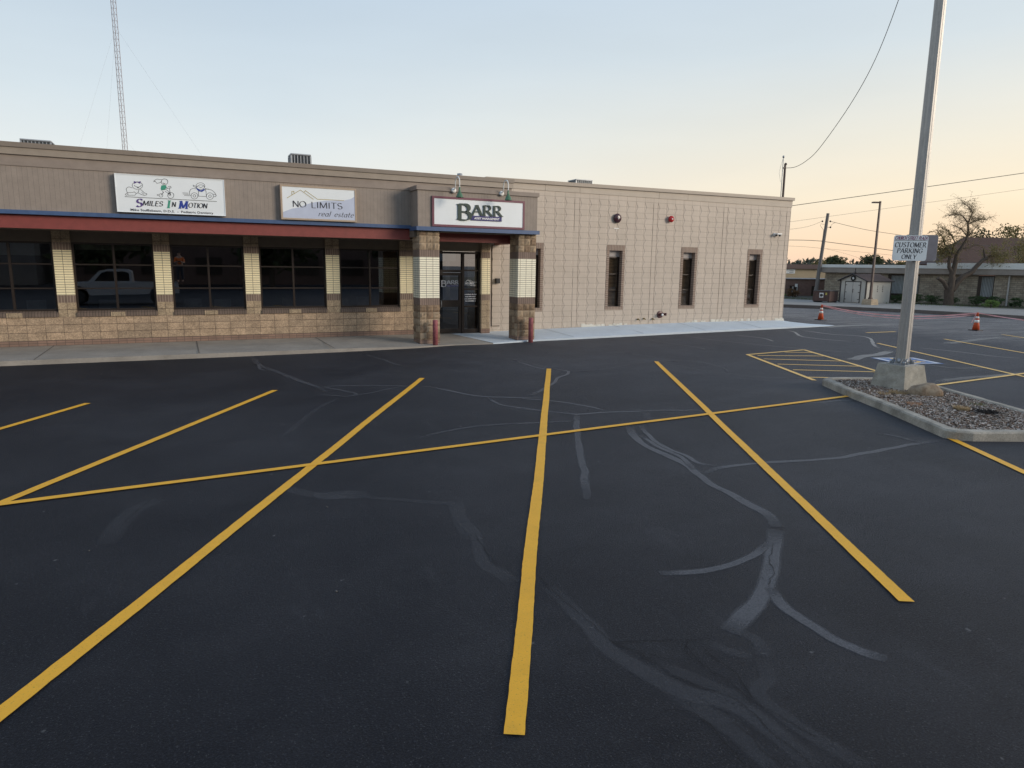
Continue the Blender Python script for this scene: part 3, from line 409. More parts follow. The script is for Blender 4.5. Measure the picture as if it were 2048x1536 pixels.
# ------------------------------------------------------------ pavements by the building
sw = MB(); pts = [(-16,18.62),(-2.6,18.62),(.78,18.56),(5.9,18.66),(6.2,18.8),(7.6,18.7),(9.0,18.85)]
tops = [(-16,18.30),(-2.5,18.31),(.77,18.22),(5.7,18.33)]
front = [(-16,18.33),(-2.5,18.33),(.77,18.27),(4.0,18.35),(5.9,18.50),(7.2,18.78),(8.45,18.72)]
zt = lambda p: .02+.09*min(1,max(0,(8.9-p[0])/3)) if p[1] < 19 else .12
zt = lambda p: (.11-.085*min(1,max(0,(p[0]-3)/4))) if p[1] < 19 else .12
sw.prism(front+[(7.95,21.25),(-16,21.25)], -.05, zt)
ob = struct(sw, 'old_pavement', m_oldconc)
ST = [(8.45,18.72,7.95,.035,.115),(9.98,18.99,9.9,.05,.12),(12.9,19.2,12.9,.065,.17),(15.75,19.43,15.75,.07,.22),(19.3,19.7,19.3,.07,.24),(22.86,19.98,23.2,.06,.22),(23.9,20.06,23.7,.04,.16),(24.8,20.16,24.2,.02,.09),(25.5,20.4,24.8,.006,.012)]
YB_ = [21.3,21.5,21.5,21.5,21.5,21.5,21.6,21.7,21.75]
sw = MB(); V = []
for (x0,y0,x1,z0,z1), yb in zip(ST, YB_): V += [(x0,y0,-.02),(x0,y0,z0-.008),(x0+.01,y0+.02,z0),(x1,yb,z1)]
sw.add(V, [(4*i+j,4*i+4+j,4*i+5+j,4*i+1+j) for i in range(len(ST)-1) for j in range(3)]); struct(sw, 'new_pavement', m_newconc)
sw = MB(); eps = .004
def zn(x, y):
    f0 = 18.72+(19.98-18.72)*(x-8.45)/14.4; t = max(0, min(1, (y-f0)/(21.35-f0))); return .066+t*(.055+.12*min(1,max(0,(x-9)/9)))
for x in (11.6, 14.6, 17.6, 20.6): sw.add([(x-.012,19.2+(x-11)*.07,zn(x,19.2+(x-11)*.07)+eps),(x+.012,19.2+(x-11)*.07,zn(x,19.2+(x-11)*.07)+eps),(x+.012,21.3,zn(x,21.3)+eps),(x-.012,21.3,zn(x,21.3)+eps)], [(0,1,2,3)])
m_joint = plain('joint', (.28,.30,.31), .9, .1, 5, 0)
struct(sw, 'pavement_joints', m_joint)
sw = MB()
for x in (-6.5, -3.1, .3, 3.6): sw.add([(x-.014,18.36,.1145),(x+.014,18.36,.1145),(x+.014,21.15,.124),(x-.014,21.15,.124)], [(0,1,2,3)])
struct(sw, 'old_pavement_joints', plain('old_joint', (.14,.125,.11), .9, .1, 5, 0))
# ------------------------------------------------------------ painted lines
def stripe(p, q, w=.108, z=.008, m=None, mb=None, z2=None):
    p, q = Vector(p), Vector(q); d = q-p; Ln = d.length; d.normalize(); n = Vector((-d.y, d.x)); k = max(2, int(Ln/.05)); mb = mb or MB()
    V = []; wob = random.random()*50
    for i in range(k+1):
        c = p+d*Ln*i/k; a = w/2+.004*noise.noise((c.x*13, c.y*13, wob)); b = w/2+.004*noise.noise((c.x*13, c.y*13, wob+9)); o = .012*noise.noise((c.x*.5, c.y*.5, wob+3))
        V += [(c+n*(o-a))[:]+(z,), (c+n*(o+b))[:]+(z,)]
    mb.add(V, [(2*i,2*i+2,2*i+3,2*i+1) for i in range(k)]); return mb
LN = [((-4.2,8.2),(-1.52,13.0),'short yellow stall line farthest left, cut off by the photo edge'),
 ((-4.9,2.53),(1.458,13.109),'yellow stall line second from the left, ending before the kerb'),
 ((-1.9,2.45),(4.44,13.45),'long yellow stall line crossing the cross line in the left half'),
 ((1.379,2.755),(7.596,13.658),'long yellow stall line running up the middle of the lot'),
 ((4.563,2.837),(10.78,13.78),'long yellow stall line just left of the kerbed island'),
 ((9.838,5.825),(7.6,2.1),'yellow stall line starting at the near corner of the kerbed island')]
for i, (a, b, lab) in enumerate(LN):
    struct(stripe(a, b, z=.008+i*.0004), 'stall_line', m_yel)
struct(stripe((-7.5,7.43), (11.25,8.571), w=.10, z=.012), 'cross_line', m_yel)
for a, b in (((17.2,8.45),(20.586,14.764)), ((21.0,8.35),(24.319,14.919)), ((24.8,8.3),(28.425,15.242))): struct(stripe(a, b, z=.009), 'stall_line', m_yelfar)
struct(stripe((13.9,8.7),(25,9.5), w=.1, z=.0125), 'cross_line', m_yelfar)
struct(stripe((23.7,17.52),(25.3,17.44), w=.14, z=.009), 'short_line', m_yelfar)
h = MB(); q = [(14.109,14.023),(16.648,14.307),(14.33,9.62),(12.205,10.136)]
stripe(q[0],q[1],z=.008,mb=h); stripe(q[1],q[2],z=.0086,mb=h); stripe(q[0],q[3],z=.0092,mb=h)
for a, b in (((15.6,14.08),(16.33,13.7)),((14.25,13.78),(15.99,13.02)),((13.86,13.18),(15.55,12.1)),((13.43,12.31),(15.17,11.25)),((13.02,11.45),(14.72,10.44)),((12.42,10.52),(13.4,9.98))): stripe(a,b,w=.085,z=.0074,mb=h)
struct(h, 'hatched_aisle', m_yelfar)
hc = MB(); o = Vector((16.93,12.33)); u = Vector((1.22,-.44)); v = Vector((-.43,-1.12))
Q = lambda a, b, z: ((o+u*a+v*b).x, (o+u*a+v*b).y, z)
hc.add([Q(0,0,.007),Q(0,1,.007),Q(1,1,.007),Q(1,0,.007)], [(0,1,2,3)], 0)
for a0,a1,b0,b1 in ((.04,.96,.04,.12),(.04,.96,.88,.96),(.04,.12,.12,.88),(.88,.96,.12,.88)): hc.add([Q(a0,b0,.011),Q(a0,b1,.011),Q(a1,b1,.011),Q(a1,b0,.011)], [(0,1,2,3)], 1)
ic = lambda P: [Q(p[0], p[1], 0)[:2] for p in P]
for P in ([(.42,.22),(.44,.5),(.66,.52),(.74,.74)], [(.43,.36),(.62,.37)], arc(.46,.62,.2,.2,-60,200,12), arc(.41,.2,.045,.045,0,360,8)): line2(hc, ic(P), .085, lambda x, y, w: (x, y, .0105+w), mi=2)
struct(hc, 'accessible_bay_mark', [m_bluep, m_whitel, m_yelfar])
# ------------------------------------------------------------ sealed cracks
def ribbon(mb, cols, P, w, s, z, blue=0):
    P = [Vector(p) for p in P]; Q = []
    for i in range(len(P)-1):
        a = P[max(i-1,0)]; b = P[i]; c = P[i+1]; d = P[min(i+2,len(P)-1)]; k = max(3, int((c-b).length/.12))
        for j in range(k):
            t = j/k; Q.append(.5*((2*b)+(c-a)*t+(2*a-5*b+4*c-d)*t*t+(3*b-a-3*c+d)*t**3))
    Q.append(P[-1]); n = len(Q); sd0 = random.random()*99; V = []; cc = []
    for i, q in enumerate(Q):
        d = (Q[min(i+1,n-1)]-Q[max(i-1,0)]).normalized(); nn = Vector((-d.y, d.x)); ww = w*.40*(1+.28*noise.noise((q.x*2.2, q.y*2.2, sd0)))
        q2 = q+nn*.03*noise.noise((q.x*3, q.y*3, sd0+7)); endf = min(1, i/(n*.12+1), (n-1-i)/(n*.12+1)); bl = max(0, min(1, (q.x-10)/12))**1.2
        for k, e in ((-1.3,0),(-.62,1),(.62,1),(1.3,0)):
            V.append((q2.x+nn.x*ww*k, q2.y+nn.y*ww*k, z)); cc.append((e, min(1, s)*(.35+.65*endf), bl))
    o = len(mb.v); mb.add(V, [(4*i+j,4*i+4+j,4*i+5+j,4*i+1+j) for i in range(n-1) for j in range(3)]); cols += cc
sm = MB(); cols = []
for i, (w, s, P) in enumerate(CR): ribbon(sm, cols, P, w*(1.35 if w < .09 else (.8 if w > .19 and s < .6 else 1)), min(1, s*(1.7 if w < .09 else 1.2)) if s > .38 else s*1.0, .0022+.00005*i)
so_ = struct(sm, 'crack_sealer', m_seal)
ca = so_.data.color_attributes.new('fade', 'FLOAT_COLOR', 'POINT')
for i, c in enumerate(cols): ca.data[i].color = (*c, 1)
fc = MB()
for P in FINE:
    P = [Vector(p) for p in P]; Q = [P[0]]
    for i in range(len(P)-1):
        k = max(2, int((P[i+1]-P[i]).length/.035))
        for j in range(1, k+1):
            c = P[i].lerp(P[i+1], j/k); Q.append(c+Vector((noise.noise((c.x*14, c.y*14, 1)), noise.noise((c.x*14, c.y*14, 5))))*.018)
    for i in range(len(Q)-1):
        d = (Q[i+1]-Q[i]).normalized(); nn = Vector((-d.y, d.x))*(.0016+.0028*max(0, noise.noise((Q[i].x*6, Q[i].y*6, 3))))
        fc.add([(*(Q[i]-nn),.0062),(*(Q[i+1]-nn),.0062),(*(Q[i+1]+nn),.0062),(*(Q[i]+nn),.0062)], [(0,1,2,3)])
struct(fc, 'open_cracks', m_crack)
# ------------------------------------------------------------ the brick front building
YW = 21.2
sb = empty('strip_mall', (-2, 21.2, 0), 'long low brown storefront building with red and blue eaves bands and wide windows', 'building')
WIN = [(2.09+2.307*k, 3.987+2.307*k) for k in range(-4, 2)]
mats = [m_split, m_sold, m_glz, m_splitp, m_basebr, m_board]
w = MB(); w.box(-14,7.2,YW,YW+.3,.259,.87,0); w.build('lower_wall', m_split, sb)
w = MB(); w.box(-14,7.2,YW-.012,YW+.3,-.05,.258); w.build('base_course', m_basebr, sb)
PIL = [(-14,-7.138)]+[(1.68+2.307*k, 2.09+2.307*k) for k in range(-3, 2)]+[(6.294,7.2)]
for a, b in PIL:
    w = MB()
    for z0, z1, k in ((.871,1.24,3),(1.241,1.435,1),(1.436,2.60,2),(2.601,2.80,1),(2.801,3.12,3)): w.box(a, b, YW-.003*(k==2), YW+.3, z0, z1, {3:0,1:1,2:2}[k])
    w.build('pilaster', [m_splitp, m_sold, m_glz], sb)
m_sill = masonry('sill_brick', .0677, 1, 0, -.2, .008, (.175,.13,.105), (.14,.105,.085), (.07,.055,.045), var=.15)
for a, b in WIN:
    c = (a+b)/2
    w = MB(); w.prof([(YW-.035,.87),(YW+.12,.87),(YW+.12,1.02),(YW+.08,1.02),(YW-.035,.965)], 'x', a, b); w.box(c-.17,c+.17,YW-.045,YW+.05,.871,.985,1); w.build('window_sill', [m_sill, m_splitp], sb)
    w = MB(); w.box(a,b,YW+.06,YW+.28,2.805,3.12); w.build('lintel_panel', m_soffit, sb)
    fr = MB(); y0, y1 = YW+.075, YW+.15
    for x0, x1, z0, z1 in ((a,a+.05,1.021,2.804),(b-.05,b,1.021,2.804),(a+.05,b-.05,1.021,1.07),(a+.05,b-.05,2.755,2.804)): fr.box(x0,x1,y0,y1,z0,z1)
    f = fr.build('window', m_bronze, sb)
    mu = MB(); mu.box(c-.027,c+.027,y0+.004,y1,1.07,2.755)
    for z in (2.235, 1.61):
        mu.box(a+.05,c-.027,y0+.008,y1,z-.018,z+.018); mu.box(c+.027,b-.05,y0+.008,y1,z-.018,z+.018)
    mu.build('mullion', m_bronze, f)
    gl = MB(); gl.add([(a+.04,y1-.03,1.05),(b-.04,y1-.03,1.05),(b-.04,y1-.03,2.77),(a+.04,y1-.03,2.77)], [(0,1,2,3)]); gl.build('pane', m_glass, f)
# fascia left
w = MB(); w.box(-14,6.172,19.6,19.9,3.48,4.47); w.build('fascia', m_panel, sb)
w = MB(); w.box(-14,9.42,19.58,19.9,4.471,4.715); w.build('frieze_board', m_board, sb)
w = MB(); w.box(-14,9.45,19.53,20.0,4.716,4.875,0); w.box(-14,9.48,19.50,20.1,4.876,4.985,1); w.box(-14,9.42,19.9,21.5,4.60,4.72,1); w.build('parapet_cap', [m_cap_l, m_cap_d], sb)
w = MB(); w.box(-14,6.14,19.53,19.9,3.385,3.479); w.prof([(18.88,3.318),(18.88,3.43),(18.94,3.43),(18.94,3.318)], 'x', 6.11, 10.06); w.box(6.11,6.165,18.94,19.53,3.322,3.432); w.box(10.005,10.06,18.94,21.3,3.322,3.432); w.build('trim_band', m_blue, sb)
w = MB(); w.box(-14,6.16,19.66,19.9,3.07,3.384); w.box(6.86,9.42,19.62,19.85,3.05,3.45); w.box(9.62,9.86,19.67,21.33,3.052,3.44); w.build('eaves_beam', m_red, sb)
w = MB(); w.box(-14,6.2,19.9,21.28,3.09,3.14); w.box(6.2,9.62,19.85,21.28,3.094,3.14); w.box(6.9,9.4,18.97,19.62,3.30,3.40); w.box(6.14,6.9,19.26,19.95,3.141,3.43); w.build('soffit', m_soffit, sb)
# entrance fascia
w = MB(); w.box(6.172,10.0,18.95,19.25,3.431,4.44); w.box(6.172,6.4,19.25,19.6,3.433,4.44); w.box(9.8,10.0,19.25,21.35,3.433,4.44); w.build('entrance_fascia', m_panel, sb)
w = MB(); w.box(6.13,10.04,18.91,19.3,4.441,4.56); w.box(6.13,6.44,19.3,19.58,4.441,4.558); w.box(9.76,10.04,19.3,21.35,4.441,4.558); w.box(6.3,9.9,19.2,21.3,4.40,4.46); w.build('entrance_cap', m_board, sb)
# splitface helper
def rockface(mb, p0, du, dn, w, h, mi=0, n=4, amp=.022):
    V = []; sd_ = random.random()*99
    for j in range(n+1):
        for i in range(n+1):
            u, v = i/n, j/n; e = min(u, 1-u, v, 1-v); b = 0 if e == 0 else .016+amp*(noise.noise((u*3+sd_, v*3, sd_))+.2)
            V.append((p0[0]+du[0]*w*u+dn[0]*b, p0[1]+du[1]*w*u+dn[1]*b, p0[2]+h*v))
    mb.add(V, [(j*(n+1)+i, j*(n+1)+i+1, (j+1)*(n+1)+i+1, (j+1)*(n+1)+i) for j in range(n) for i in range(n)], mi)
m_rock = plain('pitched_block_tan', (.35,.262,.175), .85, .28, 3.5, .7, 45); m_rockd = plain('pitched_block_brown', (.24,.165,.105), .85, .3, 3.5, .7, 45)
m_colglz = masonry('column_glazed', .2032, .0656, 6.24, 1.39, .0055, (.93,.89,.70), (.90,.85,.67), (.10,.07,.055), var=.05, rough=.4, bump=.6)
m_colsold = masonry('column_soldier', .0677, 1.0, 6.24, -.2, .007, (.25,.18,.145), (.21,.15,.12), (.10,.075,.06), var=.15)
m_colbase = masonry('column_base', .2032, .0677, 6.24, 0, .006, (.30,.20,.15), (.26,.17,.125), (.11,.08,.07), var=.15)
for x in (6.24, 9.42):
    y = 19.05; s = .61; w = MB()
    w.box(x,x+s,y,y+s,-.05,.17,3)
    for z0, z1 in ((.17,1.19),(2.78,3.32)): w.box(x+.006,x+s-.006,y+.006,y+s-.006,z0,z1,5)
    w.box(x,x+s,y,y+s,1.19,1.39,2); w.box(x-.002,x+s+.002,y-.002,y+s+.002,1.39,2.58,1); w.box(x,x+s,y,y+s,2.58,2.78,2)
    for zb, nn, hh in ((.17,5,.204),(2.78,2,.204),(3.188,1,.13)):
        for k in range(nn):
            for i in range(3):
                z = zb+k*hh; bw = s/3; mi = 4 if (k == nn-1 and zb == .17) else (0 if random.random() < .75 else 4)
                rockface(w, (x+i*bw+.003, y-.002, z+.003), (1,0), (0,-1), bw-.006, hh-.006, mi)
                rockface(w, (x-.002, y+s-i*bw-.003, z+.003), (0,-1), (-1,0), bw-.006, hh-.006, mi)
                rockface(w, (x+s+.002, y+i*bw+.003, z+.003), (0,1), (1,0), bw-.006, hh-.006, mi)
    c = w.build('column', [m_rock, m_colglz, m_colsold, m_colbase, m_rockd, plain('mortar', (.12,.09,.07), .9, .1, 5, 0)], sb)
# entrance storefront
w = MB(); w.box(9.0,9.315,20.95,21.5,.258,1.21,0); w.box(9.0,9.315,20.95,21.5,1.211,1.41,1); w.box(9.0,9.315,20.948,21.5,1.411,2.59,2); w.box(9.0,9.315,20.95,21.5,2.591,2.79,1); w.box(9.0,9.315,20.95,21.5,2.791,3.12,0); w.box(8.998,9.317,20.94,21.5,-.02,.257,3)
w.build('pilaster', [m_splitp, m_sold, m_glz, m_basebr], sb)
w = MB(); w.box(6.9,9.0,21.05,21.3,2.80,3.1); w.build('transom_panel', plain('beige_panel', (.24,.2,.155), .6, .08), sb)
dY = 21.06
f = MB()
for x0, x1, z0, z1 in ((8.355,8.436,.12,2.79),(8.93,9.0,.12,2.79),(7.15,7.24,.12,2.79),(7.24,8.355,2.72,2.79),(8.436,8.93,2.72,2.79),(7.24,8.355,2.12,2.20),(8.436,8.93,2.165,2.215),(8.436,8.93,1.55,1.60),(8.436,8.93,.98,1.03),(8.436,8.93,.12,.25)): f.box(x0,x1,dY,dY+.12,z0,z1)
sf = f.build('storefront_frame', m_bronze, sb)
gl = MB(); gl.add([(8.42,dY+.06,.2),(8.95,dY+.06,.2),(8.95,dY+.06,2.75),(8.42,dY+.06,2.75)],[(0,1,2,3)]); gl.add([(7.2,dY+.06,2.15),(8.38,dY+.06,2.15),(8.38,dY+.06,2.75),(7.2,dY+.06,2.75)],[(0,1,2,3)]); gl.build('pane', m_glassd, sf)
d = MB()
for x0, x1, z0, z1 in ((7.25,7.345,.14,2.11),(8.255,8.345,.14,2.11),(7.345,8.255,2.02,2.11),(7.345,8.255,.14,.28),(7.345,8.255,.995,1.215)): d.box(x0,x1,dY+.02,dY+.08,z0,z1)
dr = d.build('door', m_bronze, sb)
gl = MB(); gl.add([(7.33,dY+.05,.26),(8.27,dY+.05,.26),(8.27,dY+.05,2.04),(7.33,dY+.05,2.04)],[(0,1,2,3)]); gl.build('pane', m_glassd, dr)
hd = MB(); hd.tube([(7.62,dY+.02,1.20),(7.62,dY-.045,1.20),(7.62,dY-.045,.99),(7.62,dY+.02,.99)], .014); hd.build('handle', m_metal, dr)
le = MB(); at = lambda x0, z0: (lambda u, v, q: (x0+u, dY+.045-q, z0+v))
nib(le, 'B', at(7.63,1.655), .20, .19, .2, .07, .1, mi=0); nib(le, 'ARR', at(7.83,1.735), .125, .43, .2, .07, .1, mi=0)
le.add([at(7.83,1.66)(0,0,.004),at(7.83,1.66)(.44,0,.004),at(7.83,1.66)(.44,.055,.004),at(7.83,1.66)(0,.055,.004)],[(0,1,2,3)],1); ftext(le, 'ASSET MANAGEMENT', at(7.85,1.672), .03, .40, .0055, mi=0)
le.build('door_lettering', [plain('pale_vinyl', (.42,.44,.48), .5, .05, 5, 0), txt('ink_blue_dark', (.03,.03,.14))], dr)
le = MB(); line2(le, [(0,.05),(.09,.12),(.2,.03)], .012, at(8.50,1.76)); line2(le, [(.13,.09),(.16,.11),(.27,.05),(.4,.04)], .010, at(8.50,1.76))
nib(le, 'NO LIMITS', at(8.50,1.735), .055, .30, .2, .09, 0); ftext(le, 'real estate', at(8.66,1.685), .035, .22, .004, shear=.2, bold=.01)
m_vin = plain('white_vinyl', (.8,.8,.8), .5, .04, 5, 0); le.build('logo_lettering', m_vin, sf); le = MB()
for i in range(4):      # four lines too small to read in the photograph
    x = 8.47+(.02 if i % 2 else 0); xe = 8.88-(.02 if i % 2 else 0)
    while x < xe:
        ww = random.uniform(.012,.03); z_ = 1.385-i*.073; w_ = random.uniform(.02,.038); le.add([at(x,z_)(0,0,.004),at(x,z_)(ww*.7,0,.004),at(x,z_)(ww*.7,w_,.004),at(x,z_)(0,w_,.004)],[(0,1,2,3)]); x += ww+(.012 if random.random() < .2 else 0)
le.build('names_lettering', m_vin, sf)
# interior rooms
w = MB(); w.add([(-14,25.5,.1),(9.3,25.5,.1),(9.3,25.5,3.2),(-14,25.5,3.2)],[(0,1,2,3)]); w.add([(-14,21.5,.1),(9.3,21.5,.1),(9.3,25.5,.1),(-14,25.5,.1)],[(0,1,2,3)]); w.add([(-14,21.45,3.18),(9.3,21.45,3.18),(9.3,25.5,3.18),(-14,25.5,3.18)],[(3,2,1,0)])
for x in (-2.75, 1.9, 6.9): w.box(x-.05,x+.05,21.5,25.5,.1,3.2)
w.build('interior', m_room, sb)
w = MB(); w.box(-14,9.4,21.5,36,3.6,4.6); w.build('roof', plain('roof_membrane', (.2,.2,.2), .9), sb)
# a few furnishings seen dimly through the glass
for (a,b), zt_, col in (((-4.831,-2.934),2.45,(.55,.53,.48)),((-2.524,-.627),2.62,(.6,.57,.5))):
    w = MB(); w.box(a+.08,b-.3,21.42,21.45,zt_,2.77); w.build('roller_blind', plain('blind_cloth', col, .8), sb)
for i, (x, y, s) in enumerate(((-3.6,22.3,.5),(.3,22.4,.45),(1.1,22.1,.4),(-1.9,22.2,.4),(4.7,22.2,.5),(3.2,23.2,.5),(5.6,23.0,.5))):
    root = empty('office_chair', (x,y,.1), ['pale','grey','small grey','low pale','white','dim grey','brown'][i]+' office chair standing dimly behind the storefront glass', 'chair', 'chairs inside the storefront')
    cm_ = plain('chair_cloth', random.choice([(.3,.3,.32),(.22,.17,.14),(.35,.35,.36)]), .7)
    w = MB(); w.box(x-.25,x+.25,y-.25,y+.25,.52,.60,0,.03); w.build('seat', cm_, root)
    w = MB(); w.box(x-.23,x+.23,y+.2,y+.27,.68,1.25,0,.03); w.build('backrest', cm_, root)
    w = MB(); w.tube([(x,y,.13),(x,y,.55)], .03)
    for k in range(5): w.tube([(x,y,.16),(x+.3*cos(k*1.256),y+.3*sin(k*1.256),.13)], .018)
    w.tube([(x,y+.2,.56),(x,y+.29,.8)], .02); w.build('leg', m_black, root)
# ------------------------------------------------------------ the painted block building
bb = empty('block_building', (16.3, 21.35, .1), 'beige building of diamond patterned painted block with four narrow slit windows', 'building')
Y0 = 21.35; w = MB(); SL = [(10.733,11.546),(14.188,15.0),(17.643,18.456),(21.098,21.911)]
inwin = lambda xa, xb, za, zb: any(xa >= a-.01 and xb <= b+.01 for a, b in SL) and za >= .76 and zb <= 3.18
def rect(x0,x1,z0,z1,y=Y0): w.add([(x0,y,z0),(x1,y,z0),(x1,y,z1),(x0,y,z1)],[(0,1,2,3)])
hx, hd_, dep = .2032, .095, .009
for p in range(4):
    Xc = 9.515+3.455*p
    for r in range(12):
        zc = .17+.4*r; za, zb = zc-.2, zc+.2
        for k in range(9):
            xj = Xc+.4064*k
            for sg in (1, -1):
                if sg > 0 and (k == 8 or inwin(xj, xj+hx, za, zb)): continue
                if sg < 0 and (k == 0 or inwin(xj-hx, xj, za, zb)): continue
                e_ = .014; V_ = [(xj,Y0,zb),(xj+sg*hd_,Y0,zc),(xj,Y0,za),(xj,Y0+dep,zb-e_*2.2),(xj+sg*(hd_-e_),Y0+dep,zc),(xj,Y0+dep,za+e_*2.2),(xj+sg*hx,Y0,zb),(xj+sg*hx,Y0,zc),(xj+sg*hx,Y0,za)]
                F_ = [(0,3,4,1),(1,4,5,2),(3,5,4),(0,1,7,6),(1,2,8,7)]
                w.add(V_, F_ if sg > 0 else [tuple(reversed(f_)) for f_ in F_])
            # inner fill between half cells is complete: half cells meet halfway
        rect(Xc+8*.4064, Xc+3.455-.012, za, zb)
        w.add([(Xc+3.443,Y0,za),(Xc+3.443,Y0+.03,za),(Xc+3.443,Y0+.03,zb),(Xc+3.443,Y0,zb)],[(0,1,2,3)]); w.add([(Xc+3.455,Y0,za),(Xc+3.455,Y0+.03,za),(Xc+3.455,Y0+.03,zb),(Xc+3.455,Y0,zb)],[(3,2,1,0)]); rect(Xc+3.443,Xc+3.455,za,zb,Y0+.03)
rect(9.3,9.515,-.03,4.77); rect(9.3,23.36,4.77,4.94); rect(23.335,23.36,-.03,4.77)
w.add([(23.36,Y0,-.05),(23.36,38,-.05),(23.36,38,5.1),(23.36,Y0,5.1)],[(0,1,2,3)])
w.build('wall', m_block, bb)
w = MB(); tl = lambda x: .006*(x-9.3)
for x0, x1 in ((9.3,11.545),(11.555,12.945),(12.955,16.43),(16.44,17.8),(17.81,23.38)):
    w.add([(x0,Y0-.02,4.941),(x1,Y0-.02,4.941),(x1,Y0-.02,5.13+tl(x1)),(x0,Y0-.02,5.13+tl(x0)),(x0,Y0+.3,4.941),(x1,Y0+.3,4.941),(x1,Y0+.3,5.13+tl(x1)),(x0,Y0+.3,5.13+tl(x0))],[(0,1,2,3),(0,4,5,1),(1,5,6,2),(4,0,3,7)])
w.build('frieze', plain('painted_frieze', (.45,.385,.315), .6, .07, 2, .15), bb)
w = MB(); a, b = tl(9.3), tl(23.42)
w.add([(9.3,Y0-.08,5.131+a),(23.44,Y0-.08,5.131+b),(23.44,Y0-.08,5.25+b),(9.3,Y0-.08,5.25+a),(9.3,Y0+.3,5.131+a),(23.44,Y0+.3,5.131+b),(23.44,Y0+.3,5.25+b),(9.3,Y0+.3,5.25+a)],[(0,1,2,3),(0,4,5,1),(1,5,6,2),(3,2,6,7),(4,0,3,7)])
w.box(23.362,23.44,Y0+.3,38,5.13,5.33); w.build('parapet_cap', plain('tan_flashing', (.33,.275,.22), .5, .05), bb)
w = MB(); w.box(9.35,23.35,21.65,38,4.6,5.0); w.build('roof', plain('roof_gravel', (.25,.24,.22), .9), bb)
w = MB()
for x0, x1, z in ((13.0,15.3,.235),(18.0,22.3,.265),(22.9,23.36,.25)):
    for i in range(40):
        x = x0+(x1-x0)*random.random(); s = .02+.05*random.random(); w.box(x,x+s*2.2,Y0-.006-.01*random.random(),Y0,z-.07,z-.01+s*random.random()*1.3)
tag(w.build('paint_drips', plain('pale_drips', (.62,.6,.53), .7), bb), kind='stuff')
m_sur = masonry('surround_brick', 1, .0677, 0, 0, .008, (.25,.175,.135), (.21,.15,.12), (.42,.35,.28), var=.15, bump=.5)
m_sur2 = masonry('surround_soldier', .0677, 1, 0, -.2, .008, (.25,.175,.135), (.21,.15,.12), (.42,.35,.28), var=.15, bump=.5)
for i, (a, b) in enumerate(SL):
    w = MB(); yb = Y0+.22
    w.box(a+.002,b-.002,Y0-.006,yb,2.97,3.168,1); w.box(a+.002,b-.002,Y0-.006,yb,.772,.90,1)
    w.box(a+.002,a+.115,Y0-.004,yb,.90,2.97,0); w.box(b-.115,b-.002,Y0-.004,yb,.90,2.97,0); w.build('window_surround', [m_sur, m_sur2], bb)
    f = MB(); x0, x1 = a+.115, b-.115
    for p in ((x0,x0+.035,.9,2.75),(x1-.035,x1,.9,2.75),(x0+.035,x1-.035,.9,.94),(x0+.035,x1-.035,2.70,2.75),(x0+.035,x1-.035,2.09,2.13),(x0+.035,x1-.035,1.50,1.54)): f.box(p[0],p[1],Y0+.17,Y0+.22,p[2],p[3])
    fo = f.build('window', m_bronze, bb)
    p_ = MB(); p_.box(x0,x1,Y0+.19,Y0+.22,2.751,2.969); p_.build('head_panel', plain('grey_panel', (.36,.33,.32), .6, .08), fo)
    p_ = MB(); p_.add([(x0+.02,Y0+.195,.92),(x1-.02,Y0+.195,.92),(x1-.02,Y0+.195,2.73),(x0+.02,Y0+.195,2.73)],[(0,1,2,3)]); p_.build('pane', m_glasss, fo)
    p_ = MB(); p_.add([(x0,Y0+.27,.9),(x1,Y0+.27,.9),(x1,Y0+.27,2.75),(x0,Y0+.27,2.75)],[(0,1,2,3)]); p_.build('blind', m_blind, fo)
w = MB(); w.tube([(9.56,Y0-.01,.30),(9.56,Y0-.01,3.05)], .012, 6); w.tube([(9.56,Y0-.01,.30),(9.86,Y0-.01,.30)], .012, 6); w.build('conduit', m_bronze, bb)
# ------------------------------------------------------------ things on the walls
def sign_panel(name, x0, x1, z0, z1, Y, label, frame, fm, face=m_white, depth=.12):
    r = empty(name, ((x0+x1)/2, Y, z0), label, 'sign')
    w = MB(); w.box(x0+frame,x1-frame,Y-depth+.012,Y-.001,z0+frame,z1-frame); w.build('panel', face, r)
    w = MB(); k = max(frame, .015)
    for a, b, c, d in ((x0,x1,z0,z0+k),(x0,x1,z1-k,z1),(x0,x0+k,z0+k,z1-k),(x1-k,x1,z0+k,z1-k)): w.box(a,b,Y-depth,Y-.003,c,d)
    w.build('frame', fm, r); return r, (lambda ux, uz: (lambda u, v, q: (ux+u, Y-depth+.010-q, uz+v)))
r, A = sign_panel('dental_sign', -1.285, 1.16, 3.52, 4.425, 19.6, 'white dentist sign with cartoon children and the words Smiles In Motion', .015, m_white, depth=.15)
z0 = A(0,0); xm = lambda P: sum(p[0] for p in P)/len(P); grp_ = lambda P: 0 if xm(P) < -.62 else (1 if xm(P) < .1 else 2)
for gi, nm in enumerate(('crawling_baby_drawing','tricycle_drawing','toy_car_drawing')):
    w = MB()
    for i, P in enumerate(TOON):
        if grp_(P) == gi: line2(w, P, .0085, z0, .0012+.0002*(i % 5))
    dg_ = w.build(nm, t_black, r)
fm_ = {'purple':t_purple,'black':t_black,'green':t_green,'blue':t_blue}
for cn in fm_:
    w = MB()
    for i, (c, P) in enumerate(TFILL):
        if c == cn: w.add([z0(p[0], p[1], .0035+.0002*i) for p in P], [tuple(range(len(P)-1,-1,-1))] if False else [tuple(range(len(P)))])
    w.build('drawing_fill', fm_[cn], r)
w = MB(); line2(w, [(-1.096,3.886),(.959,3.878)], .011, z0); w.build('ground_line', t_black, r)
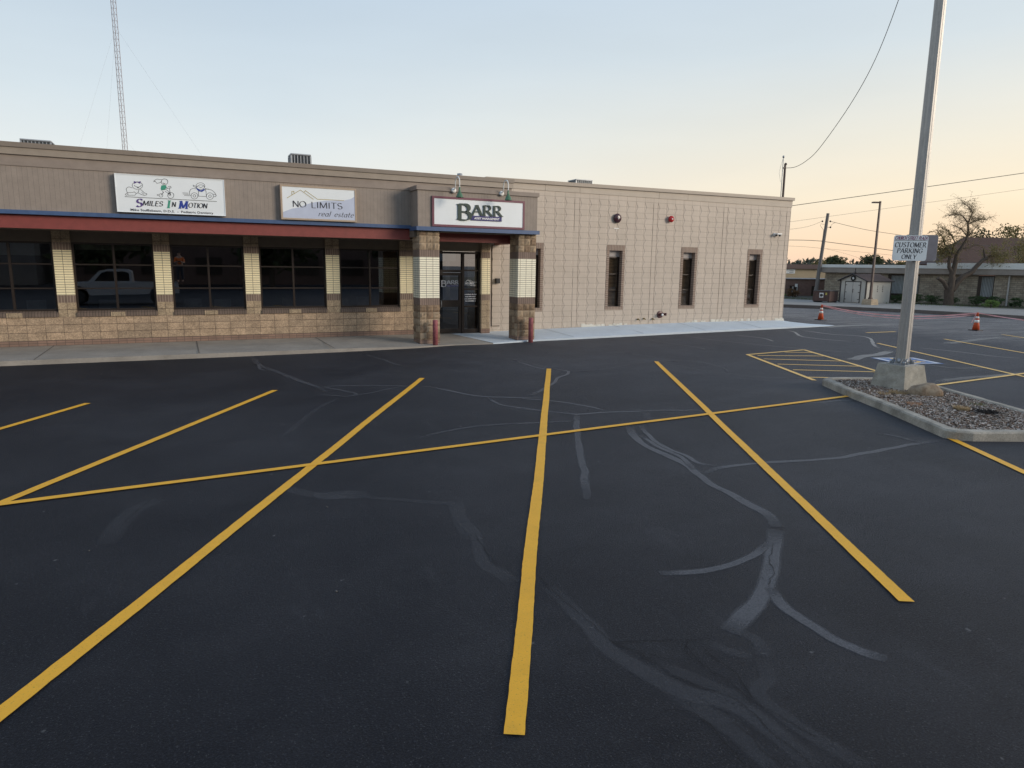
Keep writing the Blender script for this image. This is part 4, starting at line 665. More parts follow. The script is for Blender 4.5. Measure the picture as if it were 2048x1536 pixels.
for ch, x, wd, m in (('S',-.885,.15,t_purple),('I',-.20,.075,t_green),('M',.07,.20,t_blue)):
    w = MB(); nib(w, ch, A(x, 3.658), .19, wd, .26, .09, .07, slant=.16); w.build('letter', m, r)
for s, x, wd in (('MILES',-.735,.45),('N',-.09,.095),('OTION',.285,.44)):
    w = MB(); nib(w, s, A(x, 3.697), .115, wd, .19, .08, .04, slant=.2); w.build('lettering', t_black, r)
w = MB(); ftext(w, 'Mike Stufflebeam, D.D.S.  -  Pediatric Dentistry', A(-.996, 3.556), .056, 1.86, .003, bold=.012); w.build('name_line', t_black, r)
r, A = sign_panel('estate_sign', 2.53, 4.553, 3.50, 4.405, 19.6, 'pale blue real estate sign with roofline drawing and tan frame', .045, m_trim, depth=.15)
w = MB(); P = [(2.578,3.689),(2.821,3.791),(3.015,3.831),(3.213,3.926),(3.398,3.984),(3.71,4.043),(4.215,4.076),(4.396,4.123),(4.505,4.191),(4.505,3.55),(2.578,3.55)]
w.add([A(0,0)(p[0],p[1],.0015) for p in P], [tuple(range(len(P)))]); w.build('hill_shape', t_lav, r)
w = MB()
for P in ([(2.701,4.062),(3.051,4.287),(3.383,4.063)],[(3.139,4.232),(3.183,4.279),(3.488,4.072),(4.215,4.072)],[(2.829,4.148),(2.827,4.238),(2.881,4.247),(2.884,4.187)]): line2(w, P, .013, A(0,0), .003)
w.build('roof_drawing', t_gold, r)
w = MB(); nib(w, 'NO', A(2.825,3.84), .155, .37, .17, .05, 0); nib(w, 'LIMITS', A(3.31,3.835), .158, .86, .17, .05, 0); w.build('lettering', t_black, r)
w = MB(); nib(w, 'real estate', A(3.49,3.622), .14, .97, .12, .04, 0, slant=.25); w.build('script_lettering', t_black, r)
r, A = sign_panel('barr_sign', 6.585, 9.543, 3.445, 4.29, 18.95, 'white sign with raised green serif letters and maroon frame over the entrance', .062, m_maroon, depth=.05)
w = MB(); nib(w, 'B', A(7.335,3.655), .445, .45, .27, .06, .08, depth=.03); nib(w, 'ARR', A(7.80,3.80), .295, .98, .24, .05, .07, depth=.03, track=.03); w.build('lettering', t_dgreen, r)
w = MB(); w.box(7.776,8.768,18.95-.05-.012,18.95-.03,3.657,3.79); w.build('name_bar', t_navy, r)
w = MB(); ftext(w, 'ASSET MANAGEMENT', A(7.875,3.693), .058, .81, .0235, shear=.15, bold=.03); w.build('bar_lettering', t_white, r)
# gooseneck lamps
for i, x in enumerate((7.24, 8.76)):
    r = empty('gooseneck_lamp', (x,18.94,4.47), ['green gooseneck lamp with white arm, left one over the entrance sign','green gooseneck lamp with white arm, right one over the entrance sign'][i], 'lamp', 'gooseneck lamps over the entrance sign')
    yb = 18.91; w = MB(); w.lathe([(0,0),(.075,.0),(.075,.02),(.05,.045),(.02,.05)], (x,yb,4.47), (0,-1,0)); w.build('wall_plate', m_whitep, r)
    P = [(x,yb-.03,4.47),(x,yb-.14,4.56)]+[(x, yb-.31+.16*cos(a), 4.66+.16*sin(a)) for a in [R(t) for t in range(10,181,17)]]+[(x,yb-.47,4.52)]
    w = MB(); w.tube(P, .016, 8); w.build('arm', m_whitep, r)
    w = MB(); w.lathe([(.022,0),(.028,-.05),(.035,-.13),(.075,-.19),(.10,-.26),(.115,-.28),(.11,-.28),(.06,-.19)], (x,yb-.47,4.52)); w.build('shade', m_green, r)
# roof units
def hvac(x, y, z0, w_, d_, h_, label, posts=8):
    r = empty('rooftop_unit', (x,y,z0), label, 'air conditioner', 'air conditioning units on the roof')
    w = MB(); w.box(x-w_/2+.04,x+w_/2-.04,y-d_/2+.04,y+d_/2-.04,z0,z0+h_-.05); w.build('coil', m_dmetal, r)
    w = MB(); w.box(x-w_/2,x+w_/2,y-d_/2,y+d_/2,z0+h_-.05,z0+h_,0,.02)
    for i in range(posts+1):
        a = x-w_/2+(w_-.05)*i/posts; ww = .05 if i in (0,posts) else .022; w.box(a,a+ww,y-d_/2,y-d_/2+.03,z0,z0+h_-.06)
        b = y-d_/2+(d_-.05)*i/posts; w.box(x-w_/2,x-w_/2+.03,b+.031,b+.05,z0,z0+h_-.06)
    for k in range(4): w.box(x-w_/2+.05,x+w_/2-.05,y-d_/2+.005,y-d_/2+.02,z0+h_*(k+1)/5.5,z0+h_*(k+1)/5.5+.015)
    w.build('cabinet', m_metal, r)
hvac(-3.9, 27.5, 4.6, .85, .85, 1.53, 'low grey rooftop unit near the left end of the roof'); hvac(3.95, 25.1, 4.6, .68, .68, 1.41, 'louvred rooftop unit standing up in the middle of the brown roof', 6); hvac(15.9, 26.2, 5.0, .85, .7, 1.06, 'flat rooftop unit just showing over the block wall')
w = MB(); w.lathe([(.075,0),(.075,.75),(.095,.75),(.095,.95),(.0,.97)], (9.2,23.42,4.62)); tag(w.build('vent_pipe', m_metal, None, (9.2,23.42,4.6)), 'short round metal vent pipe on the roof behind the left gooseneck lamp', 'vent pipe')
# wall fittings of the block building
r = empty('fire_gong', (14.56,Y0-.02,4.13), 'large dark maroon round fire gong high on the block wall', 'alarm bell')
w = MB(); w.lathe([(0,-.0),(.05,.0),(.05,.03),(.165,.035),(.17,.06),(.16,.085),(.11,.11),(.05,.12),(.0,.122)], (14.56,Y0,4.13), (0,-1,0), 28); w.build('dome', plain('maroon_gloss', (.055,.022,.03), .18, .05, 5, 0), r)
w = MB(); w.lathe([(0,.118),(.03,.118),(.025,.135),(0,.137)], (14.56,Y0,4.13), (0,-1,0), 14); w.build('boss', m_metal, r)
w = MB(); w.box(14.46,14.68,Y0-.012,Y0-.001,3.755,3.785); w.box(14.555,14.57,Y0-.014,Y0-.002,3.66,3.75); tag(w.build('wall_bracket', m_whitep, None, (14.57,Y0,3.7)), 'small white bracket on the wall under the maroon gong', 'bracket')
r = empty('fire_bell', (17.0,Y0-.02,4.2), 'small bright red fire alarm bell high on the block wall', 'alarm bell')
w = MB(); w.lathe([(0,0),(.05,0),(.05,.06),(.12,.065),(.125,.09),(.115,.12),(.08,.15),(.0,.165)], (17.0,Y0,4.2), (0,-1,0), 24); w.build('dome', plain('red_gloss', (.42,.02,.02), .2, .05, 5, 0), r)
w = MB(); w.lathe([(0,.16),(.03,.16),(.028,.175),(0,.18)], (17.0,Y0,4.2), (0,-1,0), 14); w.build('boss', m_whitep, r)
r = empty('fire_department_inlet', (16.75,Y0-.02,.56), 'maroon twin hose inlet low on the block wall', 'hose inlet')
w = MB(); w.lathe([(0,0),(.14,0),(.14,.02),(.12,.03),(.05,.035)], (16.75,Y0,.57), (0,-1,0), 24); w.lathe([(.055,.03),(.055,.16),(.065,.16),(.065,.2)], (16.78,Y0,.57), (-.25,-1,0), 16); w.lathe([(.05,.03),(.045,.14),(.055,.14),(.055,.2),(0,.2)], (16.83,Y0,.58), (.9,-.9,0), 16); w.build('body', plain('maroon_iron', (.10,.035,.035), .4), r)
w = MB(); w.lathe([(0,.2),(.05,.2),(.045,.215),(0,.22)], (16.78,Y0,.57), (-.25,-1,0), 14); w.build('cap', m_whitep, r)
for i, (x, z) in enumerate(((15.7,.40),(15.98,.42),(16.40,.40))):
    w = MB(); w.tube([(x,Y0,z),(x,Y0-.09,z),(x+.02,Y0-.12,z-.03)], .018, 8); w.lathe([(0,0),(.032,0),(.032,.012),(0,.012)], (x,Y0-.05,z+.02), (0,-.3,1), 10); w.lathe([(.03,0),(.03,.008)], (x,Y0,z), (0,-1,0), 10)
    tag(w.build('hose_tap', plain('brass', (.28,.22,.10), .4, metal=.6), None, (x,Y0,z)), ['brass wall tap, leftmost of the three low on the block wall','brass wall tap, middle of the three low on the block wall','brass wall tap beside the control joint, nearest the maroon inlet'][i], 'tap', 'wall taps')
r = empty('security_camera', (22.6,Y0,3.78), 'white security camera near the far corner of the block wall', 'camera')
w = MB(); w.lathe([(.07,0),(.07,.03),(.03,.05)], (22.5,Y0,3.80), (0,-1,0), 14); w.box(22.45,22.72,Y0-.22,Y0-.06,3.79,3.85,0,.02); w.build('housing', m_whitep, r)
w = MB(); w.lathe([(.045,0),(.04,.06),(0,.065)], (22.47,Y0-.14,3.79), (0,-.2,-1), 12); w.lathe([(.045,0),(.04,.06),(0,.065)], (22.66,Y0-.14,3.79), (0,-.2,-1), 12); w.build('lens', m_black, r)
w = MB(); w.box(9.68,9.83,Y0-.11,Y0-.002,1.76,1.93,0,.01); tag(w.build('wall_box', m_black, None, (9.75,Y0,1.76)), 'small black square box on the block wall beside the entrance', 'wall box')
for i, x in enumerate((6.62, 9.77)):
    w = MB(); w.lathe([(.075,-.05),(.075,.74),(.07,.765),(0,.77)], (x,18.80,0), n=20)
    tag(w.build('bollard', plain('faded_red_paint', (.30,.09,.10), .6, .35, 14, .3), None, (x,18.80,0)), ['faded red steel bollard in front of the left brick column','faded red steel bollard in front of the right brick column'][i], 'bollard', 'bollards at the entrance columns')
# service mast
r = empty('service_mast', (23.2,21.8,5.0), 'thin dark electric service mast on the far roof corner', 'mast')
w = MB(); w.tube([(23.22,21.72,4.9),(23.2,21.72,6.72)], .045, 8); w.build('pole', m_bronzepole, r)
w = MB(); w.tube([(23.12,21.74,4.9),(23.10,21.75,7.0)], .02, 6); w.tube([(23.1,21.75,7.0),(23.0,21.78,6.6),(22.98,21.8,6.35),(23.05,21.76,6.0)], .006, 5); w.lathe([(.03,0),(.05,.04),(.03,.09),(0,.1)], (23.1,21.75,6.98)); w.build('conduit', m_metal, r)
w = MB(); w.box(23.1,23.24,21.7,21.76,6.55,6.6); w.lathe([(.05,0),(.06,.05),(0,.1)], (23.22,21.72,6.7)); w.build('bracket', m_bronzepole, r)
# ------------------------------------------------------------ kerbed island
IS = [(9.73,5.8),(9.77,5.66),(9.93,5.52),(10.58,5.22),(11.4,4.87),(11.6,4.88),(11.76,5.02),(12.36,6.1),(13.58,8.6),(13.6,8.88),(13.35,9.25),(12.45,9.69),(12.1,9.74),(11.86,9.66),(11.2,8.5),(10.7,7.5)]
cx_ = sum(p[0] for p in IS)/len(IS); cy_ = sum(p[1] for p in IS)/len(IS)
def inset(P, d):
    out = []; n = len(P)
    for i in range(n):
        a, b, c = Vector(P[i-1]), Vector(P[i]), Vector(P[(i+1) % n]); d1 = (b-a).normalized(); d2 = (c-b).normalized(); nn = Vector((-d1.y-d2.y, d1.x+d2.x)).normalized()
        k = d/max(.5, nn.dot(Vector((-d1.y, d1.x)))); out.append((b.x+nn.x*k, b.y+nn.y*k))
    return out
def resamp(P, s=.18):
    Q = []; n = len(P)
    for i in range(n):
        a, b = Vector(P[i]), Vector(P[(i+1) % n]); k = max(1, int((b-a).length/s))
        Q += [tuple(a.lerp(b, j/k)) for j in range(k)]
    return Q
K = resamp(IS); n = len(K); rings = [(0,-.03),(0.0,.115),(.02,.14),(.135,.142),(.155,.12),(.155,.02)]
V = []; 
for d, z in rings:
    for j, p in enumerate(inset(K, d)):
        q = noise.noise((p[0]*3, p[1]*3, z*9)); q2 = noise.noise((p[0]*14, p[1]*14, z*19)); V.append((p[0]+.006*q+.003*q2, p[1]+.006*q2, z+.006*q*(z > .1)))
w = MB(); w.add(V, [(r_*n+i, r_*n+(i+1)%n, (r_+1)*n+(i+1)%n, (r_+1)*n+i) for r_ in range(5) for i in range(n)])
tag(w.build('island_kerb', m_kerb, None, (cx_,cy_,0)), 'weathered concrete kerb ring round the gravel parking island', 'kerb')
def mulchmat():
    t = NT('mulch'); a = t.noise(38, 4, .8); b = t.noise(3, 4, .6)
    t.base(t.mix(t.rng(b, .35, .7, 0, .5), t.mix(t.rng(a, .35, .65, 0, 1), (.06,.045,.038), (.26,.21,.18)), (.12,.09,.065))); t.rough(.95); t.bump(a, 1, .02); return t.m
w = MB(); I2 = inset(K, .15); w.add([(p[0],p[1],.095) for p in I2]+[(cx_,cy_,.13)], [(i,(i+1)%n,n) for i in range(n)]); struct(w, 'island_soil', mulchmat())
def inside(x, y, P):
    c = False
    for i in range(len(P)):
        a, b = P[i-1], P[i]
        if (a[1] > y) != (b[1] > y) and x < (b[0]-a[0])*(y-a[1])/(b[1]-a[1])+a[0]: c = not c
    return c
cm = [plain('chip_'+n_, c, .9, .2, 20, 0) for n_, c in (('brown',(.24,.17,.12)),('grey',(.34,.295,.255)),('pale',(.55,.48,.42)),('dark',(.045,.035,.03)),('rust',(.22,.13,.09)))]
w = MB(); I3 = inset(K, .17); cnt = 0
while cnt < 14000:
    x = random.uniform(9.7, 13.7); y = random.uniform(4.9, 9.8)
    if not inside(x, y, I3): continue
    cnt += 1; s = random.uniform(.006, .021); a = random.random()*pi; e = s*random.uniform(.3, .6); z = .105+.022*(1-min(1, math.hypot(x-cx_, y-cy_)/3))+random.random()*.014
    ux, uy = cos(a)*s, sin(a)*s; vx, vy = -sin(a)*e, cos(a)*e; t = random.uniform(-.35,.35)*s; t2 = random.uniform(-.5,.5)*e; hz = .007
    w.add([(x-ux-vx,y-uy-vy,z-t-t2),(x+ux-vx,y+uy-vy,z+t-t2),(x+ux+vx,y+uy+vy,z+t+t2),(x-ux+vx,y-uy+vy,z-t+t2),(x,y,z-.02)],[(0,1,2,3),(0,4,1),(1,4,2),(2,4,3),(3,4,0)],random.choice([0,0,1,1,1,2,2,3,4]))
tag(w.build('wood_chips', cm), kind='stuff')
# footing, pole and its signs
r = empty('lot_light_pole', (12.59,8.48,.1), 'tall grey fluted metal light pole on a tapered concrete footing in the island', 'light pole')
def frus(mb, c, s0, s1, z0, z1, n=6, amp=.012, mi=0):
    for k in range(4):
        a = pi/2*k; dx, dy = cos(a), sin(a); tx, ty = -dy, dx; V = []
        for j in range(n+1):
            h = j/n; s = s0+(s1-s0)*h
            for i in range(n+1):
                u = i/n-.5; e = 0 if i in (0,n) or j in (0,n) else amp*noise.noise((u*5+k*9, h*5, 3)); V.append((c[0]+dx*(s/2+e)+tx*u*s, c[1]+dy*(s/2+e)+ty*u*s, z0+(z1-z0)*h))
        mb.add(V, [(j*(n+1)+i, j*(n+1)+i+1, (j+1)*(n+1)+i+1, (j+1)*(n+1)+i) for j in range(n) for i in range(n)], mi)
    s = s1/2; mb.add([(c[0]-s,c[1]-s,z1),(c[0]+s,c[1]-s,z1),(c[0]+s,c[1]+s,z1),(c[0]-s,c[1]+s,z1)],[(0,1,2,3)],mi)
w = MB(); frus(w, (12.60,8.50), .72, .57, .08, .565); w.build('footing', m_found, r)
# octagonal fluted shaft
pc = (12.585,8.475); oct_ = [(.5,-.28),(.5,.28),(.28,.5),(-.28,.5),(-.5,.28),(-.5,-.28),(-.28,-.5),(.28,-.5)]
pr = []
for i in range(8):
    a = Vector(oct_[i]); b = Vector(oct_[(i+1) % 8]); pr.append(tuple(a))
    if i % 2 == 0: m_ = a.lerp(b, .42)*.97; m2 = a.lerp(b, .5)*.93; m3 = a.lerp(b, .58)*.97; pr += [tuple(m_), tuple(m2), tuple(m3)]
w = MB(); k = len(pr); V = []; lean = (.0,.0)
Zs = [.57,3,5.5,8.2]
for z in Zs:
    s = .205-(z-.57)*.0055
    for p in pr: V.append((pc[0]+p[0]*s+(z-.57)*-.006, pc[1]+p[1]*s+(z-.57)*.003, z))
w.add(V, [(j*k+i, j*k+(i+1)%k, (j+1)*k+(i+1)%k, (j+1)*k+i) for j in range(len(Zs)-1) for i in range(k)]); w.add(V[-k:], [tuple(range(k))]); w.build('shaft', m_alu, r)
w = MB(); w.box(pc[0]-.19,pc[0]+.19,pc[1]-.19,pc[1]+.19,.566,.585)
for dx, dy in ((1,0),(-1,0),(0,1),(0,-1)):
    tx, ty = -dy, dx; q = [(.10,.585),(.19,.585),(.165,.62),(.12,.68),(.10,.70)]
    for s_ in (-1, 1): w.add([(pc[0]+dx*a+tx*.085*s_+tx*.004*e, pc[1]+dy*a+ty*.085*s_+ty*.004*e, z) for e in (0,1) for a, z in q], [(0,1,2,3,4),(9,8,7,6,5)]+[(i,(i+1)%5,5+(i+1)%5,5+i) for i in range(5)])
    w.lathe([(.045,0),(.045,.008),(0,.01)], (pc[0]+dx*.105,pc[1]+dy*.105,.645), (dx,dy,0), 14)
    for s_ in (-.13, .13): w.lathe([(.016,0),(.016,.05),(0,.055)], (pc[0]+dx*.15+tx*s_,pc[1]+dy*.15+ty*s_,.585), n=8)
w.build('base_plate', m_metal, r)
w = MB(); w.tube([(pc[0],pc[1],8.15),(pc[0]-.1,pc[1],8.6),(pc[0]-.9,pc[1],8.8)], .03); w.build('arm', m_alu, r)
w = MB(); w.box(pc[0]-1.5,pc[0]-.85,pc[1]-.17,pc[1]+.17,8.72,8.84,0,.03); w.build('lamp_head', m_metal, r)
def rsign(c, right, up, w_, h_, rad, t_, nrm):
    P = []
    for qx, qy, a0 in ((w_/2-rad,h_/2-rad,0),(-w_/2+rad,h_/2-rad,90),(-w_/2+rad,-h_/2+rad,180),(w_/2-rad,-h_/2+rad,270)):
        for i in range(6): a = R(a0+i*18); P.append((qx+rad*cos(a), qy+rad*sin(a)))
    f = lambda p, d: tuple(c+right*p[0]+up*p[1]+nrm*d); n_ = len(P)
    mb = MB(); mb.add([f(p,0) for p in P]+[f(p,t_) for p in P], [tuple(range(n_-1,-1,-1)),tuple(range(n_,2*n_))]+[(i,(i+1)%n_,n_+(i+1)%n_,n_+i) for i in range(n_)]); return mb, f
nr = Vector((-cos(yaw), -sin(yaw), 0)); rt = Vector((sin(yaw), -cos(yaw), 0)); up = Vector((0,0,1))
tilt = Vector((0,0,1)); rt2 = rt
cs = Vector((12.355,8.445,2.785))+nr*.05
r = empty('parking_sign', cs, 'white rounded metal customer parking only sign strapped to the light pole', 'sign')
w, f = rsign(cs, rt2, up, .64, .465, .045, .006, nr); w.build('plate', plain('sign_plate', (.60,.67,.72), .4, .06, 8, 0), r)
w = MB(); w2 = [f((-.315,.135),.0065),f((.31,.135),.0065),f((.31,.142),.0065),f((-.315,.142),.0065)]; w.add(w2, [(0,1,2,3)])
fx = lambda x0, z0: (lambda u, v, q: f((x0+u, z0+v), .0062+q))
for s, x, z, h_, wd in (('CUSTOMER',-.295,.015,.088,.585),('PARKING',-.245,-.092,.085,.48),('ONLY',-.15,-.200,.082,.28)): nib(w, s, fx(x, z), h_, wd, .17, .055, .04, slant=.12, depth=.001, track=.06)
w.build('lettering', t_black, r)
w = MB(); nib(w, 'CHURCH STREET PLAZA', fx(-.30,.152), .062, .60, .17, .13, 0, slant=.3, depth=.001); w.build('top_lettering', plain('faded_maroon_ink', (.20,.08,.14), .5, .1), r)
w = MB(); w.obox((cs-nr*.03)[:2], rt2[:2], .16, .02, 2.55, 2.565); w.obox((cs-nr*.03)[:2], rt2[:2], .16, .02, 2.95, 2.965); w.build('strap', m_metal, r)
cb = Vector((12.73,8.36,2.80))-nr*.16
r = empty('reverse_sign', cb, 'second rounded sign on the light pole, its dark back showing behind the first', 'sign')
w, f = rsign(cb, rt, up, .62, .48, .045, .006, nr); w.build('plate', plain('sign_back', (.17,.17,.20), .45, .12, 8, 0), r)
w = MB(); P = [(.31*cos(R(a)) , 0) for a in (0,)]
w, f = rsign(cb-nr*.004, rt, up, .635, .495, .05, .004, nr); w.build('rim', m_alu, r)
# rock
bm = bmesh.new(); bmesh.ops.create_icosphere(bm, subdivisions=4, radius=1)
for v in bm.verts:
    p = v.co.copy(); d = 1+.16*noise.noise(p*1.3+Vector((4,1,2)))+.05*noise.noise(p*4); v.co = Vector((p.x*.29*d, p.y*.19*d, max(-.25, p.z)*.20*d))
bm.verts.index_update(); a = R(-40)
w = MB(); w.add([(12.20+v.co.x*cos(a)-v.co.y*sin(a), 7.70+v.co.x*sin(a)+v.co.y*cos(a), .14+v.co.z) for v in bm.verts], [[v.index for v in f_.verts] for f_ in bm.faces], 0, True); bm.free()
def rockmat():
    t = NT('rock'); a = t.noise(7, 6, .7); b = t.noise(40, 4); t.base(t.mix(t.rng(a, .35, .65, 0, 1), (.20,.135,.085), (.37,.29,.20))); t.rough(.9); t.bump(t.math('ADD', a, t.math('MULTIPLY', b, .4)), .8, .02); return t.m
tag(w.build('rock', rockmat(), None, (12.2,7.7,.12)), 'smooth brown boulder lying beside the pole footing', 'rock')
# dry tufts and a dark root clump
def tuft(c, rad, n_, hgt, m, name, lab, cat, grp=None):
    w = MB()
    for i in range(n_):
        a = random.random()*2*pi; q = rad*math.sqrt(random.random()); x = c[0]+q*cos(a); y = c[1]+q*sin(a); h_ = hgt*random.uniform(.4,1); b = random.random()*2*pi; dx, dy = cos(b)*h_*random.uniform(.2,.9), sin(b)*h_*random.uniform(.2,.9); ww = .0035
        w.add([(x-ww,y,c[2]),(x+ww,y,c[2]),(x+dx*.5+ww*.7,y+dy*.5,c[2]+h_*.75),(x+dx*.5-ww*.7,y+dy*.5,c[2]+h_*.75),(x+dx,y+dy,c[2]+h_)], [(0,1,2,3),(3,2,4)])
    return tag(w.build(name, m, None, c), lab, cat, grp)
m_dry = plain('dry_grass', (.36,.27,.15), .9, .3, 9, 0); m_dry2 = plain('reddish_dry_grass', (.34,.2,.12), .9, .3, 9, 0); m_grn = plain('weed', (.09,.13,.04), .9, .3, 9, 0)
tuft((11.85,7.98,.115), .17, 420, .075, m_dry, 'grass_tuft', 'dry straw coloured grass at the foot of the concrete footing', 'grass tuft', 'dry tufts in the island')
tuft((11.55,8.05,.115), .12, 160, .05, m_dry, 'grass_tuft', 'thin tan grass left of the footing corner', 'grass tuft', 'dry tufts in the island')
tuft((11.12,7.18,.112), .13, 260, .05, m_dry2, 'grass_tuft', 'reddish dry tuft close to the left kerb of the island', 'grass tuft', 'dry tufts in the island')
tuft((11.42,6.58,.118), .12, 420, .085, m_dry, 'grass_tuft', 'pale dry tuft beside the dark root clump', 'grass tuft', 'dry tufts in the island')
tuft((12.15,6.75,.112), .13, 160, .04, m_grn, 'weed_patch', 'small green weeds along the back kerb of the island', 'weeds')
w = MB()
for i in range(130):
    a = random.random()*2*pi; x = 11.52+random.gauss(0,.07)+.08*cos(.5); y = 6.27+random.gauss(0,.08); h_ = random.uniform(.01,.06); w.tube([(x,y,.11),(x+random.gauss(0,.04),y+random.gauss(0,.04),.11+h_),(x+random.gauss(0,.06),y+random.gauss(0,.06),.11+h_*.6)], .005, 4, caps=False)
tag(w.build('root_clump', plain('black_roots', (.02,.016,.014), .95, .2, 9, 0), None, (11.5,6.3,.11)), 'black burnt looking root clump in the wood chips', 'plant')
# ------------------------------------------------------------ cones and tape
def conemat():
    t = NT('cone_orange'); t.base(t.mix(t.rng(t.noise(9, 4), .4, .7, 0, .5), (.60,.085,.02), (.42,.07,.03))); t.rough(.5); return t.m
m_or = conemat(); m_refl = plain('reflective_white', (.80,.78,.74), .4, .08, 12, 0)
def cone(x, y, label, h_=.74):
    r = empty('traffic_cone', (x,y,0), label, 'traffic cone', 'cones holding the red tape')
    w = MB(); w.box(x-.19,x+.19,y-.19,y+.19,.0,.035,0,.008); w.build('base', m_black, r)
    rr = lambda z: .135-(z-.035)*.142
    w = MB(); w.lathe([(rr(z), z) for z in (.035,.3,.33)]+[(rr(.33),.33)], (x,y,0)); w.lathe([(rr(z),z) for z in (.44,.50)], (x,y,0)); w.lathe([(rr(z),z) for z in (.58,.70)]+[(.028,h_),(0,h_)], (x,y,0)); w.build('body', m_or, r)
    w = MB(); w.lathe([(rr(z)+.001,z) for z in (.33,.44)], (x,y,0)); w.lathe([(rr(z)+.001,z) for z in (.50,.58)], (x,y,0)); w.build('reflective_band', m_refl, r)
    return r
cone(27.59,22.90,'orange cone with white bands near the far corner of the block building'); cone(29.35,16.76,'orange cone with white bands to the right of the light pole')
m_tape = plain('red_tape', (.95,.48,.48), .4, .15, 3, 0)
def tape(a, b, sag, w_, mb):
    n_ = 26; V = []
    for i in range(n_+1):
        t = i/n_; x = a[0]+(b[0]-a[0])*t; y = a[1]+(b[1]-a[1])*t; z = a[2]+(b[2]-a[2])*t-4*sag*t*(1-t); tw = sin(i*1.3)*.9
        V += [(x, y+.02*sin(tw), z-w_/2*cos(tw)), (x, y-.02*sin(tw), z+w_/2*cos(tw))]
    mb.add(V, [(2*i,2*i+2,2*i+3,2*i+1) for i in range(n_)])
w = MB(); tape((27.6,22.9,.72),(29.35,16.76,.72),.30,.06,w); tape((27.6,22.88,.68),(29.35,16.78,.66),.36,.035,w); tape((29.35,16.76,.72),(32.5,10.0,.72),.3,.045,w); tape((29.33,16.8,.70),(29.25,16.9,.30),.0,.04,w)
tag(w.build('barrier_tape', m_tape, None, (28.5,19.8,.4)), 'red and white barrier tape sagging between the traffic cones', 'barrier tape')
# ------------------------------------------------------------ far side of the street
def turned(root, loc, ang): root.location = loc; root.rotation_euler = (0,0,ang)
def omas(*a, **k): return masonry(*a, **k)
def objcoord(m):          # switch a masonry or noise material from world to object coordinates
    t = m.node_tree
    for nd in list(t.nodes):
        if nd.bl_idname == 'ShaderNodeNewGeometry':
            q = t.nodes.new('ShaderNodeTexCoord')
            for l in list(t.links):
                if l.from_node == nd: t.links.new(q.outputs['Object' if l.from_socket.name == 'Position' else 'Normal'], l.to_socket)
    return m
uA = (.4472,-.8944); angA = math.atan2(uA[1], uA[0])
def stonemat():
    m = masonry('coursed_stone', .34, .13, 0, 0, .010, (.40,.345,.26), (.27,.22,.165), (.17,.145,.115), off=.37, var=.28, vs=4, bump=.6, spk=.2); return objcoord(m)
sr = empty('stone_office', (0,0,0), 'long low pale stone building with flat roof and white fascia across the street', 'building')
m_stone = stonemat(); w = MB()
for s0, s1, z0, z1 in ((-.15,4.06,-.1,2.19),(4.06,6.05,-.1,.43),(6.05,9.42,-.1,2.19),(9.42,10.33,-.1,.38),(10.33,12.3,-.1,2.19)): w.box(s0,s1,0,.3,z0,z1)
w.box(-.15,-.145,.3,9,-.1,2.19); w.build('wall', m_stone, sr)
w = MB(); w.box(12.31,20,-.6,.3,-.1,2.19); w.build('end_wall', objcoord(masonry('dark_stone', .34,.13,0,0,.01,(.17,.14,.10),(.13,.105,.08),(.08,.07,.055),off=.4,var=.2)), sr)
w = MB(); w.box(-.45,20,-.45,9,2.22,2.58); w.box(-.3,20,-.3,.2,2.185,2.218); w.build('fascia', objcoord(plain('stone_fascia', (.30,.26,.225), .7, .12, 2)), sr)
w = MB(); w.box(-.5,6.4,-.5,9,2.585,2.80); w.box(6.41,20,-.5,9,2.585,2.97); w.build('roof_edge', objcoord(plain('white_fascia', (.74,.74,.70), .6, .06, 2)), sr)
m_curt = objcoord(masonry('curtain', .085, 50, 0, -10, .02, (.36,.38,.38), (.30,.32,.32), (.14,.15,.15), var=.1, bump=.9))
for s0, s1, zb in ((4.06,6.05,.43),(9.42,10.33,.38)):
    f_ = MB(); f_.box(s0,s0+.2,.05,.12,zb,2.16); f_.box(s1-.05,s1,.05,.12,zb,2.16); f_.box(s0+.2,s1-.05,.05,.12,2.08,2.16); f_.box(s0+.2,s1-.05,.05,.13,zb,zb+.38)
    wo_ = f_.build('window', m_bronze, sr); p_ = MB(); p_.box(s0+.2,s1-.05,.14,.16,zb+.38,2.08); p_.build('curtain', m_curt, wo_)
w = MB(); w.tube([(11.12,-.12,.05),(11.10,-.12,2.45)], .055, 8); w.box(10.95,11.3,-.25,0,2.45,2.62); w.build('downpipe', objcoord(plain('pipe_white', (.45,.43,.40), .6)), sr)
turned(sr, (43.8,36.1,0), angA)
# brown roofed hall behind
br = empty('brick_hall', (0,0,0), 'large red brown hipped roof building rising behind the stone building', 'building')
w = MB(); w.add([(0,0,3.2),(16,0,3.2),(16,4,3.2),(0,4,3.2),(3.9,2,6.2),(12.6,2,6.2)], [(0,1,5,4),(1,2,5),(2,3,4,5),(3,0,4)]); w.build('roof', objcoord(masonry('brown_shingle', .3, .22, 0, 0, .02, (.07,.042,.034), (.06,.037,.03), (.07,.035,.03), off=.5, var=.15)), br)
w = MB(); w.box(.3,15.7,.3,3.7,0,3.19); w.build('wall', objcoord(masonry('hall_brick', .25, .08, 0, 0, .01, (.22,.1,.07), (.18,.085,.06), (.12,.1,.08), off=.5)), br)
turned(br, (74.2,47.3,0), R(-25.9))
